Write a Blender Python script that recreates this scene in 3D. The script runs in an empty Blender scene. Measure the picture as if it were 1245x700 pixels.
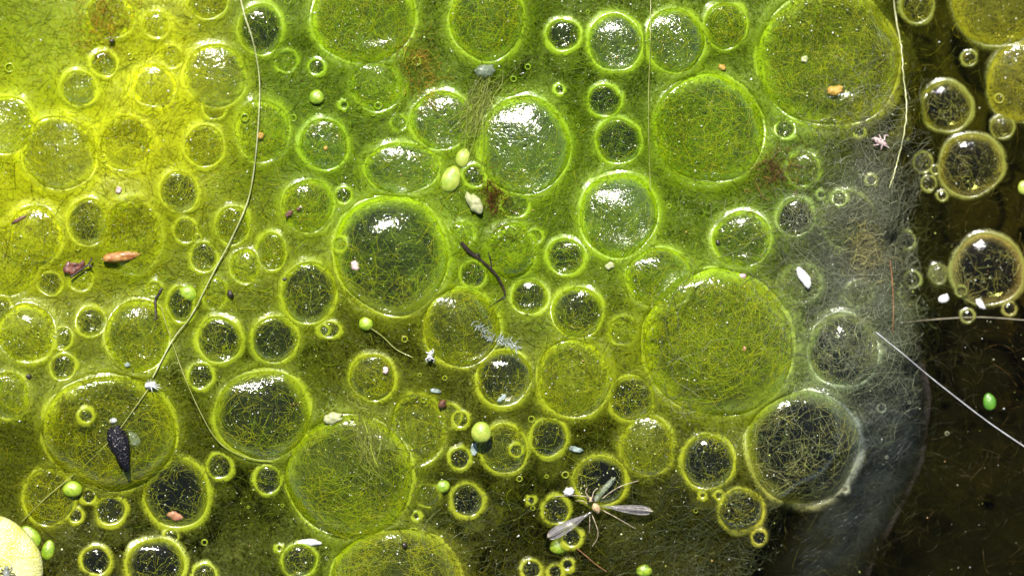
import bpy, math, random
import numpy as np
from mathutils import Vector
rng = np.random.default_rng(7)
random.seed(7)
R = math.radians
S = bpy.context.scene
COL = S.collection

# ---------------------------------------------------------------- camera, sky, sun, exposure
# one unit is about 4 mm: the frame is some 5 cm of pond, seen from straight above with a macro lens
S.unit_settings.scale_length = 0.004
CAMH = 60.0
cam_d = bpy.data.cameras.new('camera')
cam = bpy.data.objects.new('camera', cam_d); COL.objects.link(cam)
cam.location = (0, 0, CAMH)
cam_d.lens = 1000.0
cam_d.sensor_width = 1000.0 * 12.45 / CAMH
cam_d.clip_start = 1.0; cam_d.clip_end = 400.0
cam_d.dof.use_dof = True
cam_d.dof.focus_distance = CAMH - 0.42
cam_d.dof.aperture_fstop = 0.55
S.camera = cam

SUN_EL = R(56); SUN_AZ = R(-8)           # azimuth from +Y (top of the picture), clockwise
w = bpy.data.worlds.new('World'); S.world = w; w.use_nodes = True
nt = w.node_tree
bg = nt.nodes['Background']; bg.inputs['Strength'].default_value = 0.05
sky = nt.nodes.new('ShaderNodeTexSky'); sky.sky_type = 'NISHITA'; sky.sun_disc = False
sky.sun_elevation = SUN_EL; sky.sun_rotation = SUN_AZ
nt.links.new(sky.outputs['Color'], bg.inputs['Color'])
sd = bpy.data.lights.new('sun', 'SUN'); sd.energy = 4.6; sd.angle = R(1.0); sd.color = (1.0, 0.955, 0.88)
sun = bpy.data.objects.new('sun', sd); COL.objects.link(sun)
sun.rotation_euler = (-(math.pi / 2 - SUN_EL), 0, -SUN_AZ)
sun.location = (0, 20, 20)
S.view_settings.view_transform = 'Standard'; S.view_settings.look = 'None'
S.view_settings.exposure = 1.08; S.view_settings.gamma = 1.0; S.view_settings.use_curve_mapping = False
S.cycles.transparent_max_bounces = 24
S.cycles.max_bounces = 8
S.cycles.use_denoising = True
S.cycles.sample_clamp_direct = 0.0
S.cycles.sample_clamp_indirect = 4.0

# ---------------------------------------------------------------- numbers
def lin(c):
    c = np.asarray(c, float) / 255.0
    return np.where(c <= 0.04045, c / 12.92, ((c + 0.055) / 1.055) ** 2.4)
def px2w(px, py, z=0.0):
    k = 1 - z / CAMH
    return (np.asarray(px, float) - 622.5) / 100 * k, (350 - np.asarray(py, float)) / 100 * k
def w2px(x, y):
    return np.asarray(x) * 100 + 622.5, 350 - np.asarray(y) * 100
def hash2(i, j, s):
    n = (i * 374761393 + j * 668265263 + s * 982451653) & 0xFFFFFFFF
    n = ((n ^ (n >> 13)) * 1274126177) & 0xFFFFFFFF
    return ((n ^ (n >> 16)) & 0xFFFF) / 65535.0
def vnoise(x, y, sc, s):
    x = np.asarray(x, float) * sc + 1000; y = np.asarray(y, float) * sc + 1000
    i = np.floor(x).astype(np.int64); j = np.floor(y).astype(np.int64)
    fx = x - i; fy = y - j
    fx = fx * fx * (3 - 2 * fx); fy = fy * fy * (3 - 2 * fy)
    a = hash2(i, j, s); b = hash2(i + 1, j, s); c = hash2(i, j + 1, s); d = hash2(i + 1, j + 1, s)
    return (a * (1 - fx) + b * fx) * (1 - fy) + (c * (1 - fx) + d * fx) * fy
def sstep(a, b, x):
    t = np.clip((np.asarray(x, float) - a) / (b - a), 0, 1)
    return t * t * (3 - 2 * t)

WATER_Z = -0.30
# right-hand border of the mat, in photograph rows
EDGE_Y = np.array([-300, 0, 100, 180, 230, 300, 400, 470, 560, 620, 700, 1000.])
EDGE_X = np.array([1120, 1105, 1100, 1092, 1085, 1085, 1085, 1080, 1060, 985, 930, 800.])
def edge_in(px, py):                      # >0 inside the mat, in units
    px = np.asarray(px, float); py = np.asarray(py, float)
    return (np.interp(py, EDGE_Y, EDGE_X) - px) / 100 + 1.0 * (vnoise(px / 100, py / 100, 0.8, 77) - 0.5) + 0.22 * (vnoise(px / 100, py / 100, 3.7, 78) - 0.5)
def hbase(x, y):
    px, py = w2px(x, y)
    e = edge_in(px, py)
    z = 0.16 + 0.30 * sstep(0.2, 5.5, e)
    tl = np.exp(-(((px - 60) / 420.0) ** 2 + ((py - 60) / 300.0) ** 2))
    z = z + 0.32 * tl
    z = z + 0.26 * (vnoise(x, y, 0.75, 3) - 0.5) + 0.12 * (vnoise(x, y, 1.9, 5) - 0.5)
    z = z - 0.95 * sstep(0.45, -0.55, e) - 0.25 * sstep(450, 720, py)
    return z

# pigment of the algae, read at points of the photograph
CP = [(30,30,120,150,12),(30,200,168,184,20),(150,130,172,186,22),(210,150,190,200,40),(330,100,98,128,8),(300,200,118,146,12),
(420,150,92,132,10),(560,250,112,148,12),(460,30,95,124,12),(640,80,76,122,5),(700,200,84,132,8),(700,100,66,112,5),(860,30,90,122,8),
(890,90,72,118,14),(830,250,84,132,8),(930,240,98,132,8),(1010,70,112,128,12),(1120,80,78,80,8),(1200,60,84,86,8),(1060,195,56,54,12),
(1150,270,46,38,8),(1200,430,36,27,5),(1150,620,24,20,6),(1050,330,92,100,62),(1065,500,50,56,46),(985,300,82,98,34),(1000,360,94,112,56),
(60,320,142,160,12),(40,420,108,130,8),(200,250,138,158,12),(200,330,114,138,10),(300,330,118,142,10),(300,450,84,104,8),(60,560,92,106,8),
(250,620,46,58,5),(320,620,46,56,6),(200,560,82,96,6),(150,650,50,56,8),(560,470,82,96,8),(620,580,68,82,6),(480,430,84,98,8),
(430,590,100,126,10),(660,660,52,58,10),(780,620,46,54,10),(820,540,88,102,8),(860,620,48,52,12),(870,420,110,138,14),(750,430,112,130,10),
(700,340,104,132,8),(960,650,36,34,10),(560,650,64,70,24),(100,60,140,165,16),(540,60,96,128,10),(1180,150,70,66,10),(10,120,160,180,25)]
CPA = np.array(CP, float)
CPL = lin(CPA[:, 2:])
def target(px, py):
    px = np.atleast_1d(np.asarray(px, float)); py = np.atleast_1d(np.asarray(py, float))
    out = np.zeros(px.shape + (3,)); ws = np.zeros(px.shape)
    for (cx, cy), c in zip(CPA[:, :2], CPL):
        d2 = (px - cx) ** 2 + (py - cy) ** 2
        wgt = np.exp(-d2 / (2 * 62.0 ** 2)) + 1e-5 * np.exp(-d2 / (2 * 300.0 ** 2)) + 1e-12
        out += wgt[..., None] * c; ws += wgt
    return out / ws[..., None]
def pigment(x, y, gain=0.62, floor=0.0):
    """albedo of a strand of algae growing at x, y; darker where the tone read there is darker, and density falls there too"""
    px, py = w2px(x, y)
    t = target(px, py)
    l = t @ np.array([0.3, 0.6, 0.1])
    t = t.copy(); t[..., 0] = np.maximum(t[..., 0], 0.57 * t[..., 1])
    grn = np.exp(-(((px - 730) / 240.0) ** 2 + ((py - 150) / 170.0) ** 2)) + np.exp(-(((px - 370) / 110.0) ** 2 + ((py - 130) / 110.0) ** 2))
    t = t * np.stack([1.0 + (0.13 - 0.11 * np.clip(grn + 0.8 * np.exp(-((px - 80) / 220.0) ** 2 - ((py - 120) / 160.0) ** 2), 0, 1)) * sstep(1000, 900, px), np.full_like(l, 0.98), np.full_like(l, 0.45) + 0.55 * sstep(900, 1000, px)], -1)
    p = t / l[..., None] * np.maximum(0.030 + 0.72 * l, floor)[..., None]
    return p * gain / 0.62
def density(x, y):
    px, py = w2px(x, y)
    l = target(px, py) @ np.array([0.3, 0.6, 0.1])
    return np.clip(0.08 + 1.10 * np.sqrt(l) + 0.26 * (vnoise(x, y, 1.3, 41) - 0.5) + 0.20 * (vnoise(x, y, 3.4, 42) - 0.5), 0.12, 0.90)

# ---------------------------------------------------------------- mesh helpers
def mesh_np(name, V, F, mat, parent=None, col=None, attrs=None, smooth=True, loc=None):
    """one mesh object from a vertex array and an (n,4) or (n,3) face array"""
    V = np.asarray(V, np.float32).reshape(-1, 3); F = np.asarray(F, np.int32)
    k = F.shape[1]
    me = bpy.data.meshes.new(name)
    me.vertices.add(len(V)); me.vertices.foreach_set('co', V.ravel())
    me.loops.add(F.size); me.loops.foreach_set('vertex_index', F.ravel())
    me.polygons.add(len(F))
    me.polygons.foreach_set('loop_start', np.arange(0, F.size, k, dtype=np.int32))
    me.polygons.foreach_set('loop_total', np.full(len(F), k, np.int32))
    if smooth: me.polygons.foreach_set('use_smooth', np.ones(len(F), bool))
    if col is not None:
        a = me.attributes.new('pigment', 'FLOAT_COLOR', 'POINT')
        c4 = np.ones((len(V), 4), np.float32); c4[:, :3] = col
        a.data.foreach_set('color', c4.ravel())
    for kx, v in (attrs or {}).items():
        a = me.attributes.new(kx, 'FLOAT', 'POINT'); a.data.foreach_set('value', np.asarray(v, np.float32).ravel())
    me.update(calc_edges=True); me.validate()
    me.materials.append(mat)
    o = bpy.data.objects.new(name, me); COL.objects.link(o)
    if parent: o.parent = parent
    if loc is not None: o.location = loc
    return o
def empty(name, loc):
    o = bpy.data.objects.new(name, None); COL.objects.link(o); o.location = loc; o.empty_display_size = 0.1
    return o
def tag(o, label=None, cat=None, group=None, kind=None):
    for k, v in (('label', label), ('category', cat), ('group', group), ('kind', kind)):
        if v: o[k] = v
    return o
def grid_faces(nr, nc, wrap=False):
    i = np.arange(nr - 1)[:, None]; j = np.arange(nc if wrap else nc - 1)[None, :]
    j2 = (j + 1) % nc
    a = i * nc + j; b = i * nc + j2; c = (i + 1) * nc + j2; d = (i + 1) * nc + j
    return np.stack([a, b, c, d], -1).reshape(-1, 4)
def tubes(P, rad, sides=3):
    """P (n,k,3) centre lines, rad (n,) or (n,k) -> vertices (n*k*sides,3), quads"""
    P = np.asarray(P, float); n, k, _ = P.shape
    T = np.gradient(P, axis=1); T /= np.linalg.norm(T, axis=2, keepdims=True) + 1e-9
    up = np.zeros_like(T); up[..., 2] = 1
    sdv = np.cross(T, up); ln = np.linalg.norm(sdv, axis=2, keepdims=True)
    sdv = np.where(ln > 1e-4, sdv / (ln + 1e-9), np.array([1.0, 0, 0]))
    nr = np.cross(sdv, T)
    rad = np.asarray(rad, float)
    rad = rad.reshape(n, -1, 1, 1) * np.ones((n, k, 1, 1)) if rad.ndim == 1 else rad[:, :, None, None]
    ang = np.pi / 2 + np.arange(sides) * 2 * np.pi / sides
    V = P[:, :, None, :] + rad * (np.cos(ang)[None, None, :, None] * sdv[:, :, None, :] + np.sin(ang)[None, None, :, None] * nr[:, :, None, :])
    f = grid_faces(k, sides, True)
    F = (f[None] + (np.arange(n) * k * sides)[:, None, None]).reshape(-1, 4)
    return V.reshape(-1, 3), F
def lathe(profile, ang_n, fx=1.0, fy=1.0):
    a = np.arange(ang_n) * 2 * np.pi / ang_n
    p = np.asarray(profile, float)
    V = np.stack([p[:, None, 0] * np.cos(a) * fx, p[:, None, 0] * np.sin(a) * fy, p[:, None, 1] * np.ones_like(a)], -1)
    return V.reshape(-1, 3), grid_faces(len(p), ang_n, True)
def join(parts):
    Vs, Fs, o = [], [], 0
    for V, F in parts:
        Vs.append(V); Fs.append(np.asarray(F) + o); o += len(V)
    return np.concatenate(Vs), np.concatenate(Fs)
def ellipsoid(c, r, nu=14, nv=9, rot=0.0, lump=0.0, seed=0, taper=0.0, rotx=0.0):
    th = np.linspace(0.02, math.pi - 0.02, nv); ph = np.arange(nu) * 2 * np.pi / nu
    x = np.sin(th)[:, None] * np.cos(ph); y = np.sin(th)[:, None] * np.sin(ph); z = np.cos(th)[:, None] * np.ones_like(ph)
    V = np.stack([x, y, z], -1).reshape(-1, 3)
    if lump: V *= 1 + lump * (2 * vnoise(V[:, 0] + V[:, 2] * 1.7, V[:, 1] - V[:, 2] * 1.3, 2.2, seed)[:, None] - 1)
    if taper: V[:, 1:] *= (1 - taper * V[:, :1])
    V = V * np.asarray(r)
    if rotx:
        cy, sy = math.cos(rotx), math.sin(rotx)
        V = np.stack([V[:, 0] * cy + V[:, 2] * sy, V[:, 1], -V[:, 0] * sy + V[:, 2] * cy], -1)
    c_, s_ = math.cos(rot), math.sin(rot)
    V = np.stack([V[:, 0] * c_ - V[:, 1] * s_, V[:, 0] * s_ + V[:, 1] * c_, V[:, 2]], -1) + np.asarray(c)
    F = grid_faces(nv, nu, True)
    caps = []
    return V, F

# ---------------------------------------------------------------- materials
class NT:
    def __init__(s, name):
        s.m = bpy.data.materials.new(name); s.m.use_nodes = True; s.t = s.m.node_tree; s.t.nodes.clear()
        s.out = s.t.nodes.new('ShaderNodeOutputMaterial')
    def n(s, ty, ins=None, **kw):
        d = s.t.nodes.new(ty)
        for k, v in kw.items(): setattr(d, k, v)
        for k, v in (ins or {}).items():
            if hasattr(v, 'is_linked') or isinstance(v, bpy.types.NodeSocket): s.t.links.new(v, d.inputs[k])
            else: d.inputs[k].default_value = v
        return d
    def math(s, op, a, b=0.0, c=0.0, clamp=False):
        d = s.n('ShaderNodeMath', {0: a, 1: b, 2: c}, operation=op); d.use_clamp = clamp; return d.outputs[0]
    def ramp(s, v, a, b, lo=0.0, hi=1.0):
        d = s.n('ShaderNodeMapRange', {'Value': v, 'From Min': a, 'From Max': b, 'To Min': lo, 'To Max': hi}, interpolation_type='SMOOTHSTEP')
        return d.outputs['Result']
    def attr(s, name, col=False):
        d = s.n('ShaderNodeAttribute', attribute_name=name); return d.outputs['Color' if col else 'Fac']
    def noise(s, vec, scale, detail=3.0, rough=0.55, dist=0.0, out='Fac'):
        return s.n('ShaderNodeTexNoise', {'Vector': vec, 'Scale': scale, 'Detail': detail, 'Roughness': rough, 'Distortion': dist}).outputs[out]
    def scale_col(s, c, f):
        d = s.n('ShaderNodeVectorMath', {0: c}, operation='SCALE')
        if isinstance(f, bpy.types.NodeSocket): s.t.links.new(f, d.inputs['Scale'])
        else: d.inputs['Scale'].default_value = f
        return d.outputs[0]
    def warp(s, vec, scale, amt):
        nz = s.n('ShaderNodeTexNoise', {'Vector': vec, 'Scale': scale, 'Detail': 2.0}).outputs['Color']
        c = s.n('ShaderNodeVectorMath', {0: nz, 1: (0.5, 0.5, 0.5)}, operation='SUBTRACT').outputs[0]
        return s.n('ShaderNodeVectorMath', {0: s.scale_col(c, amt), 1: vec}, operation='ADD').outputs[0]
    def threads(s, vec, sc, stretch=5.0, angs=(0.3, 1.35, 2.45), sharp=3.0):
        """crossing strands: ridges of stretched noise in several directions, domain warped"""
        best = None
        for k, a in enumerate(angs):
            wv = s.warp(vec, sc * 0.16 + 0.23 * k, 1.6 / sc * 2.2)
            mp = s.n('ShaderNodeMapping', {'Vector': wv, 'Location': (3.1 * k, 1.7 * k, 0.9 * k), 'Rotation': (0, 0, a), 'Scale': (1 / sc, stretch / sc, 1 / (sc * 0.35))}, vector_type='TEXTURE')
            nz = s.noise(mp.outputs[0], 1.0, 2.0, 0.5)
            rd = s.math('ABSOLUTE', s.math('MULTIPLY_ADD', nz, 2.0, -1.0))
            rd = s.math('POWER', s.math('SUBTRACT', 1.0, s.math('MULTIPLY', rd, 2.2, clamp=True)), sharp)
            best = rd if best is None else s.math('MAXIMUM', best, rd)
        return best
    def web(s, vec, sc, wd):
        wv = s.warp(vec, sc * 0.5, 0.7 / sc)
        v = s.n('ShaderNodeTexVoronoi', {'Vector': wv, 'Scale': sc}, feature='DISTANCE_TO_EDGE').outputs['Distance']
        return s.ramp(v, 0.0, wd, 1.0, 0.0)
    def mix(s, f, a, b):
        return s.n('ShaderNodeMixShader', {0: f, 1: a, 2: b}).outputs[0]
    def done(s, sh):
        s.t.links.new(sh, s.out.inputs['Surface']); return s.m

def objco(g, rand=True):
    tc = g.n('ShaderNodeTexCoord').outputs['Object']
    if not rand: return tc
    r = g.n('ShaderNodeObjectInfo').outputs['Random']
    return g.n('ShaderNodeVectorMath', {0: tc, 1: g.n('ShaderNodeCombineXYZ', {0: g.math('MULTIPLY', r, 171.0), 1: g.math('MULTIPLY', r, 97.0), 2: 0.0}).outputs[0]}, operation='ADD').outputs[0]

def algae_sheet(name, sc, gloss, alpha_lo=0.0, dark=1.0):
    g = NT(name); v = objco(g, False)
    pig = g.attr('pigment', True); den = g.attr('growth')
    t1 = g.threads(v, sc, 9.0, sharp=4.0)
    t2 = g.threads(v, sc * 1.7, 8.0, (0.9, 2.0, 2.9), 4.0)
    w1 = g.web(v, sc * 0.55, 0.10)
    big = g.noise(v, 2.2, 4.0, 0.6)
    th = g.math('MAXIMUM', g.math('MAXIMUM', t1, g.math('MULTIPLY', t2, 0.8)), g.math('MULTIPLY', w1, 0.75))
    lev = g.math('ADD', g.math('MULTIPLY', th, 0.62), g.math('MULTIPLY', big, 0.62))
    cut = g.math('SUBTRACT', 1.02, den)
    smo = g.attr('smoothness')
    lev = g.math('ADD', lev, g.math('MULTIPLY', smo, 0.10))
    al = g.ramp(g.math('SUBTRACT', lev, cut), -0.12, 0.16)
    fine = g.noise(v, 40.0, 2.0)
    br = g.ramp(g.math('ADD', th, g.math('MULTIPLY', fine, 0.4)), 0.1, 1.1, 0.30, 2.1)
    soft = g.math('ADD', g.math('MULTIPLY', th, 0.35), g.ramp(g.noise(v, 5.0, 3.0, 0.5), 0.3, 0.7, 0.8, 1.25))
    br = g.math('MULTIPLY', g.math('ADD', g.math('MULTIPLY', br, g.math('SUBTRACT', 1.0, smo)), g.math('MULTIPLY', soft, smo)), dark)
    col = g.scale_col(pig, br)
    h = g.math('ADD', g.math('MULTIPLY', th, 0.5), g.math('MULTIPLY', fine, 0.25))
    bp = g.n('ShaderNodeBump', {'Height': h, 'Distance': g.math('MULTIPLY_ADD', smo, -0.012, 0.015), 'Strength': 0.8}).outputs[0]
    p = g.n('ShaderNodeBsdfPrincipled', {'Base Color': col, 'Roughness': 0.5, 'Specular IOR Level': 0.15, 'Normal': bp, 'Coat Weight': gloss, 'Coat Roughness': 0.10, 'Coat Normal': bp}).outputs[0]
    tl = g.n('ShaderNodeBsdfTranslucent', {'Color': col}).outputs[0]
    sh = g.mix(0.10, p, tl)
    tr = g.n('ShaderNodeBsdfTransparent').outputs[0]
    return g.done(g.mix(al, tr, sh))

def film_mat(name, rough, gl, bump, cap=0.13):
    g = NT(name); v = objco(g)
    pig = g.attr('pigment', True); rho = g.attr('rho'); cov = g.attr('cover')
    th = g.threads(v, 26.0, 9.0, (0.2, 1.2, 2.3), 4.0)
    wb = g.web(v, 13.0, 0.07)
    big = g.noise(v, 4.0, 3.0)
    net = g.math('MAXIMUM', th, wb)
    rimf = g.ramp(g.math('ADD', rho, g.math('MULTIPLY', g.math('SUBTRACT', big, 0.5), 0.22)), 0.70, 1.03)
    al = g.math('ADD', g.math('MULTIPLY', net, g.math('MULTIPLY', cov, 0.70)), g.math('MULTIPLY', rimf, g.math('MULTIPLY_ADD', th, 0.25, 0.62)), clamp=True)
    al = g.math('MULTIPLY_ADD', cov, g.ramp(big, 0.42, 0.75, 0.0, 0.35), al, clamp=True)
    col = g.scale_col(pig, g.math('MULTIPLY', g.ramp(net, 0.0, 1.0, 0.9, 1.7), g.math('MULTIPLY_ADD', rimf, 0.55, 1.0)))  # rim glow put into the scum colour, where algae also thickens
    df = g.n('ShaderNodeBsdfPrincipled', {'Base Color': col, 'Roughness': 0.45, 'Specular IOR Level': 0.12}).outputs[0]
    tl = g.n('ShaderNodeBsdfTranslucent', {'Color': col}).outputs[0]
    scum = g.mix(0.35, df, tl)
    fine = g.noise(v, 22.0, 3.0, 0.6)
    mid = g.noise(v, 6.0, 2.0, 0.5)
    hh = g.math('ADD', g.math('MULTIPLY', fine, 0.09), g.math('ADD', g.math('MULTIPLY', mid, 0.75), g.math('MULTIPLY', net, 0.10)))
    bp = g.n('ShaderNodeBump', {'Height': hh, 'Distance': bump, 'Strength': 1.0}).outputs[0]
    tr = g.n('ShaderNodeBsdfTransparent', {'Color': (0.97, 0.985, 0.93, 1)}).outputs[0]
    gs = g.n('ShaderNodeBsdfGlossy', {'Color': (1, 1, 1, 1), 'Roughness': rough, 'Normal': bp}, distribution='BECKMANN').outputs[0]
    fr = g.n('ShaderNodeFresnel', {'IOR': 1.36, 'Normal': bp}).outputs[0]
    fr = g.math('MULTIPLY', g.math('MINIMUM', g.math('MULTIPLY', fr, gl), cap), g.ramp(rho, 0.80, 1.0, 1.0, 0.3))
    body = g.mix(al, tr, scum)
    return g.done(g.mix(fr, body, gs))

def rim_mat():
    g = NT('rim_algae'); v = objco(g)
    pig = g.attr('pigment', True); fade = g.attr('fade')
    th = g.threads(v, 26.0, 5.0, (0.4, 1.5, 2.6), 2.0)
    nz = g.noise(v, 7.0, 3.0)
    lv = g.math('ADD', g.math('MULTIPLY', th, 0.5), g.math('MULTIPLY', nz, 0.7))
    al = g.ramp(g.math('ADD', fade, g.math('MULTIPLY', g.math('SUBTRACT', lv, 0.5), 0.9)), 0.15, 0.85)
    al = g.math('MULTIPLY', al, g.ramp(fade, 0.0, 0.3))
    col = g.scale_col(pig, g.ramp(lv, 0.15, 0.9, 0.72, 1.25))
    bp = g.n('ShaderNodeBump', {'Height': g.noise(v, 30.0, 2.0), 'Distance': 0.006, 'Strength': 0.6}).outputs[0]
    p = g.n('ShaderNodeBsdfPrincipled', {'Base Color': col, 'Roughness': 0.35, 'Normal': bp, 'Coat Weight': 0.7, 'Coat Roughness': 0.1, 'Coat Normal': bp}).outputs[0]
    tl = g.n('ShaderNodeBsdfTranslucent', {'Color': col}).outputs[0]
    sh = g.mix(0.35, p, tl)
    tr = g.n('ShaderNodeBsdfTransparent').outputs[0]
    return g.done(g.mix(al, tr, sh))

def strand_mat(name, rough=0.35, tr=0.5, coat=0.08):
    g = NT(name); pig = g.attr('pigment', True)
    p = g.n('ShaderNodeBsdfPrincipled', {'Base Color': pig, 'Roughness': rough, 'Specular IOR Level': 0.25, 'Coat Weight': coat, 'Coat Roughness': 0.15}).outputs[0]
    tl = g.n('ShaderNodeBsdfTranslucent', {'Color': pig}).outputs[0]
    return g.done(g.mix(tr, p, tl))

def simple(name, c1, c2, sc=20.0, rough=0.5, coat=0.0, bump=0.01, tr=0.0, alpha=1.0, detail=4.0, lo=0.35, hi=0.65):
    """two colours broken up by noise, with a little relief"""
    g = NT(name); v = objco(g)
    nz = g.noise(v, sc, detail, 0.6)
    m = g.n('ShaderNodeMixRGB', {0: g.ramp(nz, lo, hi), 1: (*c1, 1), 2: (*c2, 1)}).outputs[0]
    bp = g.n('ShaderNodeBump', {'Height': nz, 'Distance': bump, 'Strength': 0.8}).outputs[0]
    sh = g.n('ShaderNodeBsdfPrincipled', {'Base Color': m, 'Roughness': rough, 'Normal': bp, 'Coat Weight': coat, 'Coat Roughness': 0.08}).outputs[0]
    if tr: sh = g.mix(tr, sh, g.n('ShaderNodeBsdfTranslucent', {'Color': m}).outputs[0])
    if alpha < 1:
        sh = g.mix(g.math('MULTIPLY', g.ramp(nz, 0.2, 0.7, 0.5, 1.2), alpha, clamp=True), g.n('ShaderNodeBsdfTransparent').outputs[0], sh)
    return g.done(sh)

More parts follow.
